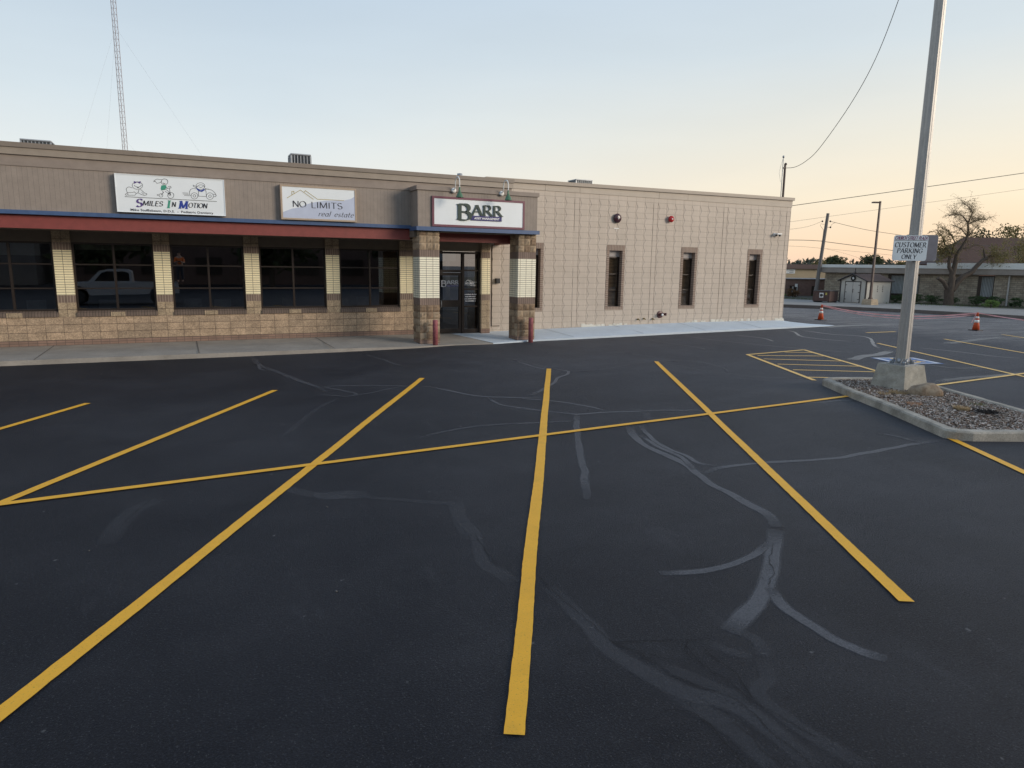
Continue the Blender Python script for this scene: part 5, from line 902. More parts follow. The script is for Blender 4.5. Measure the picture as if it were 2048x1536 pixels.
# brick shop and tan warehouse at the left
fr_ = R(-25.94)
bs = empty('brick_shop', (0,0,0), 'low dark brick building seen just right of the block wall corner', 'building')
w = MB(); w.box(-14,8,0,6,-.3,1.57); w.build('wall', objcoord(masonry('dark_brick', .24, .08, 0, 0, .012, (.20,.11,.085), (.165,.09,.07), (.13,.105,.09), off=.5)), bs)
w = MB(); w.box(-14.1,8.1,-.1,6,1.575,1.64); w.build('roof_edge', objcoord(plain('grey_coping', (.16,.15,.15), .6)), bs)
for x0, x1 in ((1.08,1.8),(2.95,3.35)):
    w = MB(); w.box(x0,x1,-.03,.0,.18,1.05); f_ = w.build('window', m_bronze, bs)
    w = MB(); w.box(x0+.2,x0+.32,-.045,-.031,.35,.98); w.box(x1-.14,x1-.04,-.045,-.031,.2,1.0); w.build('curtain', objcoord(plain('pale_curtain', (.33,.31,.29), .7)), f_)
w = MB(); w.box(1.5,1.72,-.05,-.046,.95,1.2); w.build('notice', m_whitep, bs)
turned(bs, (45.44,42.39,0), fr_)
tw = empty('tan_warehouse', (0,0,0), 'distant tan warehouse with dark roof band and white wall sign', 'building')
w = MB(); w.box(-20,12,0,20,-.5,2.5); w.build('wall', objcoord(plain('tan_cladding', (.46,.35,.22), .7, .06, .8)), tw)
w = MB(); w.box(-20.2,12.2,-.3,20,2.505,3.05); w.build('roof_edge', objcoord(plain('brown_roof_band', (.13,.085,.075), .6, .08, 1)), tw)
w = MB(); w.box(1.8,3.1,-.06,-.01,1.92,2.44); w.build('wall_sign', m_whitep, tw)
w = MB(); w.box(2.4,2.9,-.075,-.062,2.05,2.1); w.box(2.4,2.9,-.075,-.062,2.22,2.27); w.build('sign_lettering', t_black, tw)
turned(tw, (65.67,62.58,0), fr_)
# shed
sh = empty('garden_shed', (41.2,30.8,.2), 'cream garden shed with dark trim, double doors and a wreath on the gable', 'shed')
m_cream = masonry('shed_boards', .16, 50, 0, -10, .008, (.50,.475,.42), (.48,.455,.40), (.25,.235,.21), var=.06, bump=.6); m_cream = plain('shed_cream', (.50,.475,.42), .7, .05, 3)
x0, y0, x1, y1, zb, ze, zp = 41.2, 30.8, 43.7, 32.85, .2, 1.72, 2.12
w = MB(); ym = (y0+y1)/2
w.add([(x0,y0,zb),(x0,y1,zb),(x0,y1,ze),(x0,ym,zp),(x0,y0,ze),(x1,y0,zb),(x1,y1,zb),(x1,y1,ze),(x1,ym,zp),(x1,y0,ze)], [(0,4,3,2,1),(5,6,7,8,9),(0,5,9,4),(1,2,7,6)]); w.build('wall', m_cream, sh)
m_trimd = plain('shed_trim', (.035,.028,.028), .6, .1)
m_shr = plain('shed_shingle', (.085,.055,.045), .9, .3, 8)
w = MB(); w.add([(x0-.12,y0-.12,ze-.02),(x1+.08,y0-.12,ze-.02),(x1+.08,ym,zp+.05),(x0-.12,ym,zp+.05),(x0-.12,y1+.12,ze-.02),(x1+.08,y1+.12,ze-.02)], [(0,1,2,3),(3,2,5,4)]); w.add([(x0-.12,y0-.12,ze-.06),(x1+.08,y0-.12,ze-.06),(x1+.08,ym,zp+.0),(x0-.12,ym,zp+.0),(x0-.12,y1+.12,ze-.06),(x1+.08,y1+.12,ze-.06)], [(3,2,1,0),(4,5,2,3)]); w.build('roof', m_shr, sh)
w = MB(); w.tube([(x0-.13,y0-.12,ze-.04),(x0-.13,ym,zp+.03),(x0-.13,y1+.12,ze-.04)], .045, 6); w.tube([(x0-.1,y0-.12,ze-.04),(x1+.08,y0-.12,ze-.04)], .04, 6)
for p in ((x0-.012,y0-.0),(x0-.012,y1-.08)): w.box(p[0]-.01,p[0]+.06,p[1]-.012,p[1]+.07,zb,ze)
w.box(x1-.06,x1+.01,y0-.02,y0,zb,ze); w.build('trim', m_trimd, sh)
w = MB(); ya, yb = y0+.42, y1-.42; w.box(x0-.03,x0,ya+.05,ym-.012,zb+.05,ze-.12); w.box(x0-.03,x0,ym+.012,yb-.05,zb+.05,ze-.12); dd = w.build('door', plain('door_cream', (.54,.51,.46), .7, .04, 3), sh)
w = MB(); w.box(x0-.034,x0,ya,ya+.045,zb,ze-.07); w.box(x0-.034,x0,yb-.045,yb,zb,ze-.07); w.box(x0-.034,x0,ya,yb,ze-.115,ze-.06); w.box(x0-.02,x0,ym-.012,ym+.012,zb+.05,ze-.12)
for z in (.42,.9,1.38): w.box(x0-.045,x0-.03,ya+.04,ya+.16,z,z+.04); w.box(x0-.045,x0-.03,yb-.16,yb-.04,z,z+.04)
w.tube([(x0-.05,ym-.06,.9),(x0-.07,ym-.04,1.05),(x0-.05,ym-.08,1.15)], .015, 6); w.build('hinge_and_frame', m_trimd, dd)
w = MB(); w.lathe([(.17,0),(.19,.03),(.17,.05),(.09,.05),(.09,0)], (x0-.03,ym,1.86), (-1,0,0), 14); w.build('wreath', plain('wreath_dark', (.02,.02,.02), .8, .2), sh)
w = MB(); w.lathe([(.08,0),(.08,.035),(0,.036)], (x0-.03,ym,1.86), (-1,0,0), 12); w.build('clock_face', m_whitep, sh)
w = MB(); w.tube([(x0+.1,ym,zp),(x0+.1,ym,zp+.42)], .03, 6); w.lathe([(.09,0),(.05,.16),(.03,.2)], (x0+.1,ym,zp+.02), n=8); w.tube([(x0+.1,ym-.4,zp+.06),(x0+.1,ym+.4,zp+.06)], .02, 5); w.build('finial', m_trimd, sh)
w = MB()
for i in range(3):
    for k in range(4): w.lathe([(.045,0),(0,.02)], (x0+.6+i*.52,y0,1.0+k*.12), (0,-1,0), 6)
w.build('side_ornament', m_trimd, sh)
# dumpster
dm = empty('dumpster', (39.87,32.88,.2), 'dark brown metal dumpster with white sticker beside the shed', 'dumpster'); ax = (.198,-.980)
m_db = plain('dumpster_brown', (.085,.045,.038), .5, .25, 5, .3)
w = MB(); w.obox((39.87,32.88), ax, .59, .55, .28, .95)
for i in (-.5,-.25,0,.25,.5): w.obox((39.87-(-.98)*0+i*ax[0]+.0, 32.88+i*ax[1]), ax, .018, .565, .3, .9)
w.build('bin', m_db, dm)
w = MB(); w.obox((39.87,32.88), ax, .62, .58, .955, 1.0); w.build('lid', plain('bin_lid', (.06,.05,.05), .6), dm)
w = MB()
for a in (-.5,.5): w.obox((39.87+a*ax[0],32.88+a*ax[1]), ax, .05, .5, .2, .28)
w.build('skid', m_black, dm)
ay = (-ax[1], ax[0]); f = lambda a, z, d=.575: (39.87+ax[0]*a-ay[0]*d, 32.88+ax[1]*a-ay[1]*d, z)
w = MB(); w.add([f(-.12,.52),f(.17,.52),f(.17,.85),f(-.12,.85)],[(0,1,2,3)]); w.build('sticker', m_whitep, dm)
w = MB(); P = arc(.025,.69,.12,.085,0,360,14); w.add([f(p[0],p[1],.579) for p in P[:-1]],[tuple(range(14))]); line2(w, [(-.10,.57),(.02,.59),(.1,.56)], .02, lambda x, y, q: f(x,y,.579+q)); w.build('sticker_mark', t_black, dm)
w = MB(); w.add([f(.3,.72),f(.42,.72),f(.42,.78),f(.3,.78)],[(0,1,2,3)]); w.add([f(.3,.80),f(.42,.80),f(.42,.86),f(.3,.86)],[(0,1,2,3)]); w.build('warning_sticker', plain('yellow_sticker', (.6,.5,.12), .5), dm)
# street lamp
lp = empty('street_lamp', (40.2,29.7,.2), 'slim dark brown street lamp with flat head on a concrete block beside the shed', 'street lamp')
w = MB(); frus(w, (40.2,29.7), .72, .62, .18, .56, 4, .03); w.build('footing', plain('sandy_concrete', (.42,.33,.23), .9, .25, 4), lp)
w = MB(); w.box(40.10,40.30,29.6,29.8,.56,.66); w.add([(40.2+a,29.7+b,z) for z, s in ((.66,.065),(6.72,.045)) for a, b in ((-s,-s),(s,-s),(s,s),(-s,s))],[(0,1,5,4),(1,2,6,5),(2,3,7,6),(3,0,4,7),(4,5,6,7)]); w.build('pole', m_bronzepole, lp)
w = MB(); w.obox((39.98,29.81), (-.899,.437), .24, .13, 6.60, 6.68); w.build('lamp_head', m_bronzepole, lp)
# utility pole
up_ = empty('utility_pole', (43.0,36.25,0), 'weathered leaning wooden utility pole behind the dumpster', 'utility pole')
w = MB(); w.tube([(42.92,36.29,0),(43.0,36.25,2),(43.28,36.12,6.5)], [.14,.13,.105], 12); w.build('pole', m_wood, up_)
w = MB(); w.tube([(42.95,36.28,.1),(43.12,36.2,5.3)], .045, 6); w.build('riser_pipe', m_wood, up_)
w = MB()
for p in ((43.45,36.0,5.93),(42.98,36.3,5.93),(43.5,35.98,5.5)): w.lathe([(.03,-.06),(.06,-.03),(.06,.03),(.03,.06)], p, (0,0,1), 8)
w.tube([(43.2,36.15,5.5),(43.5,35.98,5.5)], .015, 5); w.tube([(43.1,36.2,5.7),(42.85,36.3,5.75),(42.8,36.3,5.6),(43.05,36.2,5.3)], .01, 5); w.tube([(43.5,35.98,5.5),(43.55,35.95,5.7),(43.8,35.85,5.85)], .01, 5); w.build('insulator', m_black, up_)
# wires
def wire(P, r_, lab, m=None):
    w = MB(); Q = []; P = [Vector(p) for p in P]
    for i in range(len(P)-1):
        a = P[max(i-1,0)]; b = P[i]; c = P[i+1]; d = P[min(i+2,len(P)-1)]
        for j in range(6): t = j/6; Q.append(.5*((2*b)+(c-a)*t+(2*a-5*b+4*c-d)*t*t+(3*b-a-3*c+d)*t**3))
    Q.append(P[-1]); w.tube(Q, r_, 5); tag(w.build('power_line', m or m_wire, None, tuple(P[0])), lab, 'cable', 'overhead cables')
wire([(23.333,21.789,6.594),(23.036,21.044,6.525),(22.616,20.136,6.615),(22.248,19.203,6.963),(21.424,17.38,8.054),(20.744,16.043,9.105),(19.893,14.789,10.366),(19.263,13.983,11.441)], .011, 'twisted service cable swooping up from the roof mast into the sky')
wire([(35.215,40.697,6.045),(41.418,37.68,7.082),(56.519,30.335,9.639),(64,26.5,11)], .022, 'thick cable rising to the right, topmost of the straight ones')
wire([(37.989,43.795,5.151),(44.627,40.567,6.196),(61.025,32.591,8.973),(69,28.5,10.4)], .009, 'thin cable rising to the right just below the topmost thick one')
wire([(35.384,40.615,2.998+2),(41.481,37.649,5.375),(42.98,36.3,5.93)], .009, 'thin cable reaching the utility pole top from the left')
wire([(43.45,36.0,5.93),(45.478,34.593,5.35),(47.815,33.456,4.995),(50.169,32.312,4.635),(57.931,28.536,3.9)], .014, 'cable dropping to the right from the utility pole top')
wire([(34.899,40.183,4.377),(40.83,37.299,4.541),(42.902,36.291,4.5),(43.409,36.045,4.435),(48.311,33.66,3.818),(51.712,32.006,3.321),(58.534,28.688,2.434)], .020, 'thick cable crossing the middle of the utility pole')
wire([(34.907,40.179,4.232),(40.863,37.283,4.105),(43.215,36.139,3.958),(48.344,33.644,3.489),(53.428,31.171,2.981)], .008, 'thin cable just below the thick middle one')
wire([(43.281,36.106,3.959),(44.993,35.274,3.511),(47.07,34.264,2.809)], .006, 'thinnest cable, dropping from the pole towards the stone roof')
# ------------------------------------------------------------ lattice mast far behind the roof
tb = Vector((-4.5,86.7,0)); rt_ = empty('radio_mast', tb, 'tall thin lattice radio mast standing behind the brown roof', 'radio mast')
w = MB(); s = .27; leg = [(tb.x+s*cos(R(a)), tb.y+s*sin(R(a))) for a in (150,270,30)]; H_ = 36
for l in leg: w.tube([(l[0],l[1],0),(l[0],l[1],H_)], .026, 5)
w.build('leg', m_pole := plain('mast_red_grey', (.26,.20,.20), .6, .1, 2, 0), rt_)
w = MB(); z = 0; st = .6
while z < H_-st:
    for i in range(3):
        a, b = leg[i], leg[(i+1) % 3]; w.tube([(a[0],a[1],z),(b[0],b[1],z)], .011, 4, caps=False); w.tube([(a[0],a[1],z),(b[0],b[1],z+st)], .011, 4, caps=False)
    z += st
w.build('bracing', m_pole, rt_)
w = MB(); g_ = Vector((-4.475,86.689,26.376))
for q in ((9.2,66.1,0),(-12,76.6,0),(-9.35,99.6,0)):
    w.tube([g_, q], .006, 4); w.tube([Vector((-4.5,86.69,15.2)), Vector(q).lerp(tb, .2)], .005, 4)
w.build('guy_wire', plain('guy_grey', (.40,.42,.44), .5, .1, 2, 0), rt_)
# ------------------------------------------------------------ trees and shrubs
def leafmat(name, c1, c2, tr=.25):
    t = NT(name); a = t.noise(1.6, 4); b = t.noise(12, 2); q = t.mix(t.rng(a, .35, .65, 0, 1), c1, c2); q = t.mix(t.rng(b, .3, .7, 0, .5), q, tuple(x*1.7 for x in c2)); t.base(q); t.rough(.8)
    tl_ = t.n('ShaderNodeBsdfTranslucent'); t.l(q, tl_.inputs[0]); ms = t.n('ShaderNodeMixShader'); ms.inputs[0].default_value = tr; t.l(t.p.outputs[0], ms.inputs[1]); t.l(tl_.outputs[0], ms.inputs[2]); t.l(ms.outputs[0], t.out.inputs[0]); return t.m
def leaves(mb, c, rad, n_, size, mi=0, droop=0):
    for i in range(n_):
        while True:
            p = Vector((random.uniform(-1,1), random.uniform(-1,1), random.uniform(-1,1)))
            if .15 < p.length < 1: break
        p = Vector((c[0]+p.x*rad[0], c[1]+p.y*rad[1], c[2]+p.z*rad[2])); a = Vector((random.gauss(0,1), random.gauss(0,1), random.gauss(0,1)-droop)).normalized(); b = a.orthogonal().normalized(); b = Matrix.Rotation(random.random()*6.28, 3, a) @ b; s = size*random.uniform(.6,1.4)
        mb.add([p, p+a*s*.5+b*s*.22, p+a*s, p+a*s*.5-b*s*.22], [(0,1,2,3)], mi)
m_bark = plain('bark', (.085,.064,.048), .9, .3, 4, .8, 18, streak=(5,5,1)); m_twig = plain('twig', (.15,.105,.06), .9, .2, 4, 0)
m_willow = leafmat('willow_leaf', (.10,.10,.035), (.19,.15,.06)); m_darkleaf = leafmat('dark_leaf', (.035,.05,.02), (.065,.075,.03)); m_shrub = leafmat('shrub_leaf', (.03,.055,.02), (.06,.10,.035)); m_rust = leafmat('rusty_leaf', (.11,.06,.03), (.16,.09,.04)); m_lime = leafmat('lime_leaf', (.09,.15,.035), (.14,.21,.06))
tr_ = empty('pruned_tree', (45.55,27.9,.1), 'heavily pruned old tree with forked trunk and wispy top before the stone building', 'tree')
T = {'trunk': ([(45.57,27.9,0),(45.5,27.93,.6),(45.45,27.95,1.22)], [.34,.24,.26]),
 'L': ([(45.4,27.95,1.2),(45.05,28.13,1.73),(44.71,28.29,1.97)], [.14,.11,.10]),
 'M': ([(45.5,27.9,1.2),(45.546,27.888,1.95),(45.462,27.93,2.41),(45.28,28.02,2.68),(45.234,28.04,3.08),(45.342,27.99,3.49)], [.22,.17,.13,.10,.09,.06]),
 'M2': ([(45.52,27.9,2.2),(45.616,27.854,2.95),(45.646,27.839,3.49),(45.844,27.743,3.89),(46.087,27.625,4.43),(46.147,27.596,4.96),(46.056,27.64,5.48),(46.124,27.607,5.68)], [.15,.13,.115,.09,.07,.06,.045,.03]),
 'R': ([(45.6,27.85,1.2),(45.906,27.71,1.75),(46.174,27.58,2.09),(46.633,27.36,2.37),(46.89,27.23,2.77),(47.157,27.1,3.11),(47.44,26.97,3.32)], [.18,.16,.15,.13,.12,.11,.10]),
 'R2': ([(47.3,27.03,3.3),(47.153,27.107,3.91)], [.06,.04]),
 'b1': ([(46.056,27.64,5.48),(45.73,27.8,5.93),(45.29,28.01,6.06),(44.89,28.2,5.92)], [.035,.028,.02,.012]),
 'b2': ([(46.124,27.607,5.68),(46.244,27.55,6.2),(45.9,27.72,6.59),(45.57,27.87,6.78)], [.03,.025,.018,.01]),
 'b3': ([(46.09,27.62,5.42),(46.43,27.46,5.62),(46.84,27.26,5.75),(47.15,27.1,5.69)], [.03,.022,.016,.01]),
 'b4': ([(46.087,27.625,4.43),(46.284,27.53,4.83),(46.646,27.35,5.36)], [.03,.022,.012]),
 'b5': ([(45.342,27.99,3.49),(44.99,28.16,3.88),(44.67,28.31,4.6),(44.25,28.52,5.06)], [.05,.04,.028,.014]),
 'b6': ([(45.342,27.99,3.49),(45.434,27.94,4.28),(45.13,28.09,4.81),(44.6,28.35,5.2)], [.05,.035,.025,.012]),
 'b7': ([(45.844,27.743,3.89),(46.33,27.5,3.95),(46.79,27.28,4.17)], [.04,.03,.015]),
 'b8': ([(46.125,27.606,4.62),(45.7,27.81,5.15),(45.19,28.06,5.34)], [.03,.022,.012]),
 'b9': ([(45.4,27.95,3.3),(44.9,28.2,3.5),(44.4,28.45,3.9)], [.04,.03,.015])}
w = MB()
for k_, (P, r_) in T.items(): w.tube(P, [q*1.15 for q in r_], 8)
for p in ((45.3,28.05,.08),(45.85,27.75,.06),(45.6,27.7,.05)): w.tube([(45.55,27.9,.35), p], [.2,.1], 7)
w.build('trunk', m_bark, tr_)
tg = MB(); lf = MB(); yv = Vector((.899,-.437,0)); fv = Vector((.437,.899,0))
def twigs(P, n_, ln, den=3):
    P = [Vector(p) for p in P]
    for i in range(n_):
        k_ = random.randrange(len(P)-1); b = P[k_].lerp(P[k_+1], random.random()); d = (yv*random.uniform(-1,1)+fv*random.uniform(-.8,.8)+Vector((0,0,random.uniform(-.25,1)))).normalized(); L_ = ln*random.uniform(.5,1.2); Q = [b]
        for j in range(5): d = (d+Vector((random.gauss(0,.2),random.gauss(0,.2),-.03-.05*j))).normalized(); Q.append(Q[-1]+d*L_/5)
        tg.tube(Q, [.007,.006,.005,.004,.003,.002], 3, caps=False)
        for j in range(1,6):
            for z in range(den): leaves(lf, Q[j], (.05,.05,.05), 1, .07, 0, .5)
            if random.random() < .5: q = Q[j]; d2 = (d+Vector((random.gauss(0,.8),random.gauss(0,.8),random.gauss(0,.5)))).normalized(); tg.tube([q, q+d2*L_*.25, q+d2*L_*.4-Vector((0,0,.06))], [.005,.004,.003], 3, caps=False)
for k_, n_, l_, de in (('b1',75,.8,1),('b2',85,.8,1),('b3',80,.85,1),('b4',40,.7,1),('b8',44,.7,1),('M2',50,.7,1),('b5',46,.7,6),('b6',46,.7,5),('b9',40,.6,6),('b7',16,.6,2)): twigs(T[k_][0], n_, l_, de)
for i in range(50): leaves(lf, (44.75+random.gauss(0,.38),28.4+random.gauss(0,.38),3.85+random.gauss(0,.42)), (.22,.22,.2), 24, .10, 0, .4)
for i in range(60): leaves(lf, (48.05+random.gauss(0,.38),26.65+random.gauss(0,.4),3.45+random.gauss(0,.33)), (.26,.26,.24), 34, .09, 0, .5)
for i in range(40): leaves(lf, (49.6+random.gauss(0,.5),25.9+random.gauss(0,.5),3.9+random.gauss(0,.42)), (.28,.28,.26), 34, .10, 0, .5)
for i in range(10):
    x = 47.4+random.random()*1.3; tg.tube([(47.4,27.0,3.3),(x,26.9,3.5),(x+.2,26.8,3.0),(x+.25,26.75,2.6)], [.03,.015,.01,.004], 4, caps=False)
tg.build('twigs', m_twig, tr_); lf.build('crown', m_willow, tr_)
def tree(x, y, z0, hgt, rad, lab, m=None, n_=60, trunk=True, size=.35, ph=None, name='tree', grp=None, cat='tree'):
    r = empty(name, (x,y,z0), lab, cat, grp); w = MB()
    cz = z0+hgt*.62
    if trunk: w.tube([(x,y,z0),(x+.1,y,z0+hgt*.4),(x,y,z0+hgt*.75)], [hgt*.03,hgt*.022,hgt*.01], 7)
    else: w.tube([(x,y,z0),(x,y,z0+hgt*.5)], [.03,.015], 5)
    L2 = MB()
    for i in range(n_):
        a = random.random()*6.28; q = math.sqrt(random.random()); zz = random.uniform(-1,1); e = math.sqrt(max(0,1-zz*zz*.8)); c = (x+rad*q*e*cos(a), y+rad*q*e*sin(a), cz+zz*hgt*.36)
        w.tube([(x,y,z0+hgt*.35), ((x+c[0])/2,(y+c[1])/2,(cz+c[2])/2-hgt*.05), c], [hgt*.008,hgt*.005,hgt*.002], 4, caps=False)
        leaves(L2, c, (rad*.28,rad*.28,hgt*.09), 42, size)
    w.build('trunk' if trunk else 'stem', m_bark, r); L2.build('crown', m or m_darkleaf, r)
for i, (x, y, h_, rd, lab) in enumerate(((77.2,62.5,4.1,1.5,'dark round tree on the skyline just right of the utility pole'),(75.2,63.6,3.5,1.3,'small dark tree on the skyline left of the utility pole foot'),(81.4,60.5,4.2,1.7,'dark tree on the skyline behind the street lamp pole'),(85,58.7,3.4,1.4,'low tree on the skyline right of the street lamp'),(94,54.4,7.7,2.6,'dark tree rising behind the left slope of the brown hall roof'),(97.6,52.4,8.6,2.7,'tall dark tree behind the brown hall roof at the right edge'),(101,50.5,9.2,3.0,'tree beyond the brown hall, outermost at the right'))): tree(x, y, 0, h_, rd, lab, m_darkleaf if i % 2 == 0 else m_willow, 55, size=.34, grp='trees on the skyline')
ex = MB(); 
tree(50.3,26.4,0,4.4,1.25,'leafy willow hanging over the stone roof at the right edge', m_willow, 50, size=.15, grp=None)
SHB = [(46.05,30.4,.62,.5,'dark green shrub under the curtained window left of the light pole'),(46.5,29.5,.6,.55,'dark shrub at the stone wall just right of the light pole'),(46.95,28.6,.62,.5,'dark shrub just left of the pruned tree trunk'),(47.6,27.2,.66,.5,'dense dark shrub just right of the pruned tree trunk'),(48.0,26.3,.66,.5,'dark shrub below the narrow stone window'),(48.5,25.4,.6,.45,'green shrub beside the white downpipe'),(44.0,34.0,.55,.45,'low shrub between dumpster and shed'),(45.3,31.2,.6,.4,'low green shrub beside the shed'),(45.9,25.4,.48,.42,'bright lime shrub at the pavement edge by the downpipe')]
for x, y, h_, rd, lab in SHB: tree(x-.9 if y > 20 else x, y-.4, .18, h_, rd, lab, m_lime if 'lime' in lab else m_shrub, 34, trunk=False, size=.075, name='shrub', grp='shrubs along the stone building', cat='shrub')
for x, y, h_, rd, lab, m in ((44.6,39.9,.75,.55,'rusty red brown shrub before the low brick building',m_rust),(46.6,38.9,.65,.7,'dark green hedge shrub left of the dumpster',m_shrub),(42.2,39.2,.45,.5,'bright green low shrub at the corner of the block building',m_lime),(42.9,41.0,1.75,.35,'slim young sapling beside the low brick building',m_lime)): tree(x, y, .1, h_, rd, lab, m, 30, trunk=False, size=.09, name='shrub', cat='shrub', grp='shrubs before the brick shop')
w = MB()
for i in range(90):
    x = random.uniform(-4, 20); y = random.uniform(4, 18); q = random.uniform(.004,.012); w.lathe([(0,-.001),(q,.002),(q*.7,q*.8),(0,q)], (x,y,.001), n=5)
tag(w.build('loose_grit', plain('grit_stone', (.12,.115,.11), .9, .4, 6, 0)), kind='stuff')
# distant wooded ridge
w = MB(); m_hill = leafmat('far_foliage', (.06,.065,.045), (.085,.085,.06), .1)
for i in range(420):
    t = random.random(); x = 130+t*150; y = 185-t*95+random.uniform(-4,4); leaves(w, (x,y,random.uniform(1,4.6)+1.2*noise.noise((x*.05,0,0))), (3.2,3.2,1.4), 26, 1.5)
w.add([(120,190,0),(290,84,0),(290,84,3.4),(120,190,3.4)],[(0,1,2,3)])
tag(w.build('wooded_ridge', m_hill), kind='stuff')
w = MB()
for i in range(2600):
    t = random.random(); x = 41.5+random.random()*8; y = 24+random.random()*16
    if x*1.0+y*.5 < 57.2+random.random()*1.2 or x*.894+y*.447 > 55.6: continue
    w.add([(x-.02,y,.2),(x+.02,y,.2),(x+random.gauss(0,.03),y,.2+random.uniform(.04,.12))],[(0,1,2)])
tag(w.build('grass', m_grn), kind='stuff')
# ------------------------------------------------------------ behind the camera: what the shop windows mirror
pk = empty('pickup_truck', (-3.0,-.75,0), 'silver pickup truck mirrored in the storefront windows', 'pickup truck')
m_sil = plain('silver_paint', (.50,.52,.55), .25, .03, 2, 0, metal=.35); m_tyre = plain('tyre', (.02,.02,.02), .8); m_cab = glassmat('car_glass', (.08,.08,.09), .8)
X0, Y_ = -5.9, -.78
w = MB(); hw = .95
w.prof([(X0,.55),(X0,1.0),(X0+.15,1.12),(X0+1.45,1.2),(X0+3.5,1.2),(X0+5.75,1.18),(X0+5.8,.6),(X0+5.2,.55),(X0+5.15,.85),(X0+4.85,1.0),(X0+4.5,.95),(X0+4.3,.55),(X0+1.5,.5),(X0+1.35,.85),(X0+1.05,1.0),(X0+.7,.95),(X0+.5,.55)], 'y', Y_-hw, Y_+hw); w.build('body', m_sil, pk)
w = MB(); w.prof([(X0+1.45,1.2),(X0+2.0,1.78),(X0+2.35,1.88),(X0+3.3,1.88),(X0+3.5,1.78),(X0+3.55,1.2)], 'y', Y_-.8, Y_+.8); cb_ = w.build('cab', m_sil, pk)
w = MB()
for s_ in (-1, 1):
    y = Y_+.805*s_
    for P in ([(1.75,1.25),(2.1,1.68),(2.38,1.78),(2.66,1.78),(2.66,1.25)],[(2.74,1.25),(2.74,1.78),(3.2,1.78),(3.38,1.68),(3.42,1.25)]):
        V = [(X0+p[0], y, p[1]) for p in P]; w.add(V, [tuple(range(5))] if s_ < 0 else [(4,3,2,1,0)])
w.build('side_window', plain('dark_car_glass', (.01,.012,.015), .08, .02, 3, 0), cb_)
w = MB(); w.box(X0+3.7,X0+5.7,Y_-.85,Y_+.85,1.19,1.2); w.build('bed_cover', m_black, pk)
for dx in (.9, 4.75):
    for s_ in (-1, 1):
        w = MB(); w.lathe([(.25,-.12),(.37,-.12),(.39,-.08),(.39,.08),(.37,.12),(.25,.12)], (X0+dx,Y_+.83*s_,.39), (0,1,0), 24); t_ = w.build('wheel', m_tyre, pk)
        w = MB(); w.lathe([(.24,-.1),(.2,-.06),(.05,-.1),(.05,.1),(.2,.06),(.24,.1)], (X0+dx,Y_+.83*s_,.39), (0,1,0), 20); w.build('rim', m_metal, t_)
w = MB(); w.box(X0-.03,X0+.02,Y_-.8,Y_-.5,.85,1.0,0,.02); w.box(X0-.03,X0+.02,Y_+.5,Y_+.8,.85,1.0,0,.02); w.build('headlight', m_whitep, pk)
# photographer
pp = empty('person', (.0,-.78,1.2), 'person in bright orange shirt standing on the pickup bed, mirrored in the shop window', 'person')
def skin(name, verts, edges, rad, m, par):
    me = bpy.data.meshes.new(name); o_ = wl(par); me.from_pydata([(v[0]-o_.x, v[1]-o_.y, v[2]-o_.z) for v in verts], edges, []); me.update(); o = bpy.data.objects.new(name, me); COL.objects.link(o); o.parent = par; me.materials.append(m)
    md = o.modifiers.new('skin', 'SKIN'); 
    for v, r_ in zip(me.skin_vertices[0].data, rad): v.radius = (r_, r_)
    me.skin_vertices[0].data[0].use_root = True; sb_ = o.modifiers.new('s', 'SUBSURF'); sb_.levels = 2; sb_.render_levels = 2; return o
m_skin = plain('skin', (.48,.29,.21), .5, .05, 5, 0); m_jean = plain('dark_trousers', (.03,.035,.05), .8); m_shirt = plain('orange_shirt', (.75,.16,.02), .7, .08, 5)
B = [(0,-.78,2.1),(0,-.78,2.35),(0,-.78,2.55),(0,-.77,2.66),(0,-.77,2.78),(0,-.77,2.90),
 (-.18,-.78,2.52),(-.25,-.70,2.28),(-.12,-.45,2.32),(-.07,-.36,2.34),(.18,-.78,2.52),(.25,-.70,2.28),(.12,-.45,2.32),(.07,-.36,2.34),
 (-.10,-.78,2.02),(-.11,-.76,1.62),(-.11,-.79,1.26),(-.12,-.68,1.23),(.10,-.78,2.02),(.11,-.76,1.62),(.11,-.79,1.26),(.12,-.68,1.23)]
E_ = [(0,1),(1,2),(2,3),(3,4),(4,5),(2,6),(6,7),(7,8),(8,9),(2,10),(10,11),(11,12),(12,13),(0,14),(14,15),(15,16),(16,17),(0,18),(18,19),(19,20),(20,21)]
skin('body', B, E_, [.13,.13,.13,.055,.095,.08,.06,.045,.035,.03,.06,.045,.035,.03,.09,.065,.045,.04,.09,.065,.045,.04], m_skin, pp)
skin('shirt', [B[0],B[1],B[2],(0,-.78,2.60),B[6],B[7],B[10],B[11]], [(0,1),(1,2),(2,3),(2,4),(4,5),(2,6),(6,7)], [.155,.15,.15,.08,.08,.062,.08,.062], m_shirt, pp)
skin('trousers', [(0,-.78,2.06),B[14],B[15],(-.11,-.79,1.3),B[18],B[19],(.11,-.79,1.3)], [(0,1),(1,2),(2,3),(0,4),(4,5),(5,6)], [.15,.105,.08,.06,.105,.08,.06], m_jean, pp)
w = MB(); w.lathe([(.0,.115),(.06,.105),(.095,.06),(.105,0),(.10,-.03)], (0,-.785,2.83), n=16); w.build('hair', plain('dark_hair', (.03,.02,.015), .8), pp)
w = MB()
for s_ in (-1,1):
    w.lathe([(.012,0),(0,.006)], (.035*s_,-.685,2.83), (0,1,0), 8)
w.lathe([(.016,0),(.01,.03),(0,.035)], (0,-.69,2.80), (0,1,-.2), 8); w.box(-.03,.03,-.69,-.685,2.755,2.763); w.build('face_feature', m_skin, pp)
w = MB()
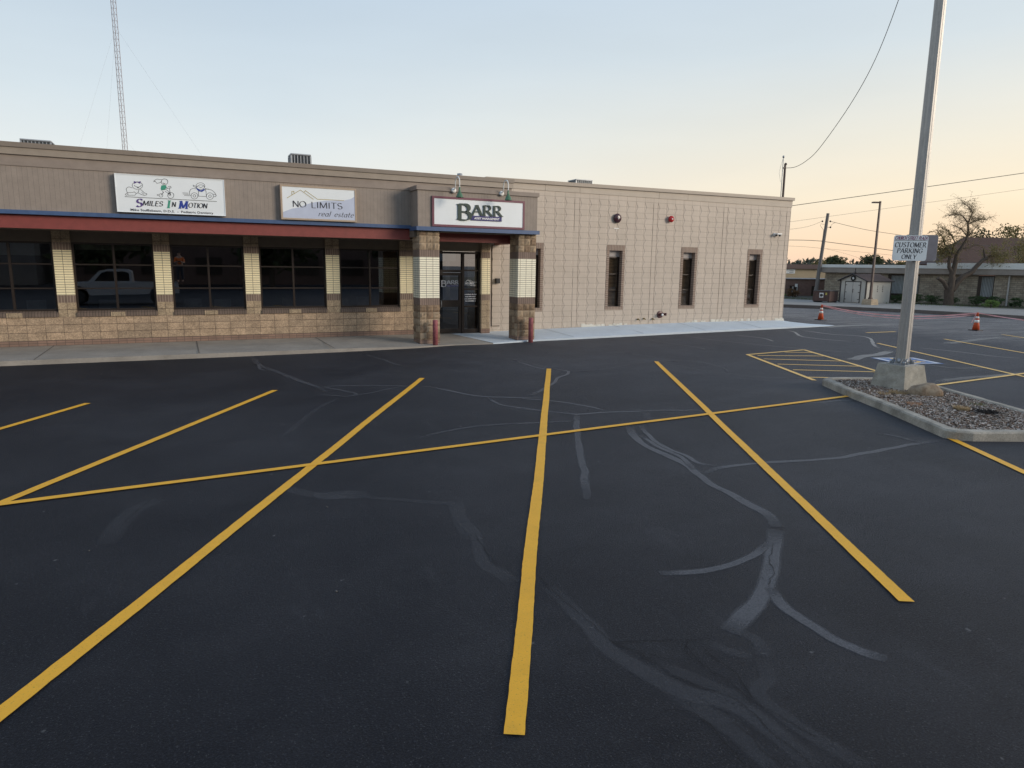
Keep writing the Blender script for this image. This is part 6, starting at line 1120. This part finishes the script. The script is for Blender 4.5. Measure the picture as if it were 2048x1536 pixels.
for s_ in (-1,1):
    for k in range(4): w.tube([(.065*s_,-.36,2.335+.0),(.05*s_,-.33,2.36-.016*k),(.025*s_,-.32,2.36-.016*k)], [.009,.008,.006], 6)
    w.tube([(.07*s_,-.37,2.35),(.06*s_,-.35,2.385),(.045*s_,-.34,2.40)], [.01,.009,.007], 6)
w.build('hand', m_skin, pp)
w = MB(); w.box(-.075,.075,-.335,-.327,2.30,2.385,0,.004) ; w.build('phone', m_black, pp)
# unseen dark buildings and trees, added so the windows mirror no open sky
for i, (x0, x1, y, h_, c, lab) in enumerate(((-60,-12,-34,9.0,(.26,.23,.21),'unseen long grey building behind the photographer, left part of the mirrored row'),(-10,26,-36,11,(.16,.10,.08),'unseen dark brick building added behind the photographer to darken the glass'),(28,190,-36,11,(.14,.11,.09),'unseen brown building stretched behind the photographer to block sky reflections, right part'))):
    b_ = empty('unseen_building', ((x0+x1)/2,y,0), lab, 'building'); w = MB(); w.box(x0,x1,y-12,y,0,h_); w.build('wall', plain('unseen_wall', c, .8, .12, .6), b_)
    w = MB(); w.box(x0-.3,x1+.3,y-12.3,y+.3,h_,h_+.4); w.build('roof_edge', plain('unseen_roof', (.14,.13,.12), .7), b_)
    k = int((x1-x0)/5)
    for j in range(k):
        w = MB(); w.box(x0+1.5+j*5,x0+4+j*5,y,y+.05,1.0,2.8); f_ = w.build('window', m_bronze, b_)
for i, x in enumerate((-45,-30,-18,-6,8,22,36,50,64)): tree(x, -27+random.uniform(-2,2), 0, 8.5+random.uniform(-1,1.5), 4.2, 'unseen dark tree added behind the photographer, number '+str(i+1)+' from the left' if False else ['unseen added tree before the grey roadside building, outermost','unseen added tree before the middle of the grey roadside building','unseen added tree at the inner end of the grey roadside building','unseen added tree at the left end of the dark brick roadside building','unseen added tree before the middle of the dark brick roadside building','unseen added tree at the right end of the dark brick roadside building','unseen added tree at the inner end of the brown roadside building','unseen added tree before the middle of the brown roadside building','unseen added tree before the brown roadside building, outermost'][i], m_darkleaf, 46, size=.8, grp='unseen trees added behind the photographer')
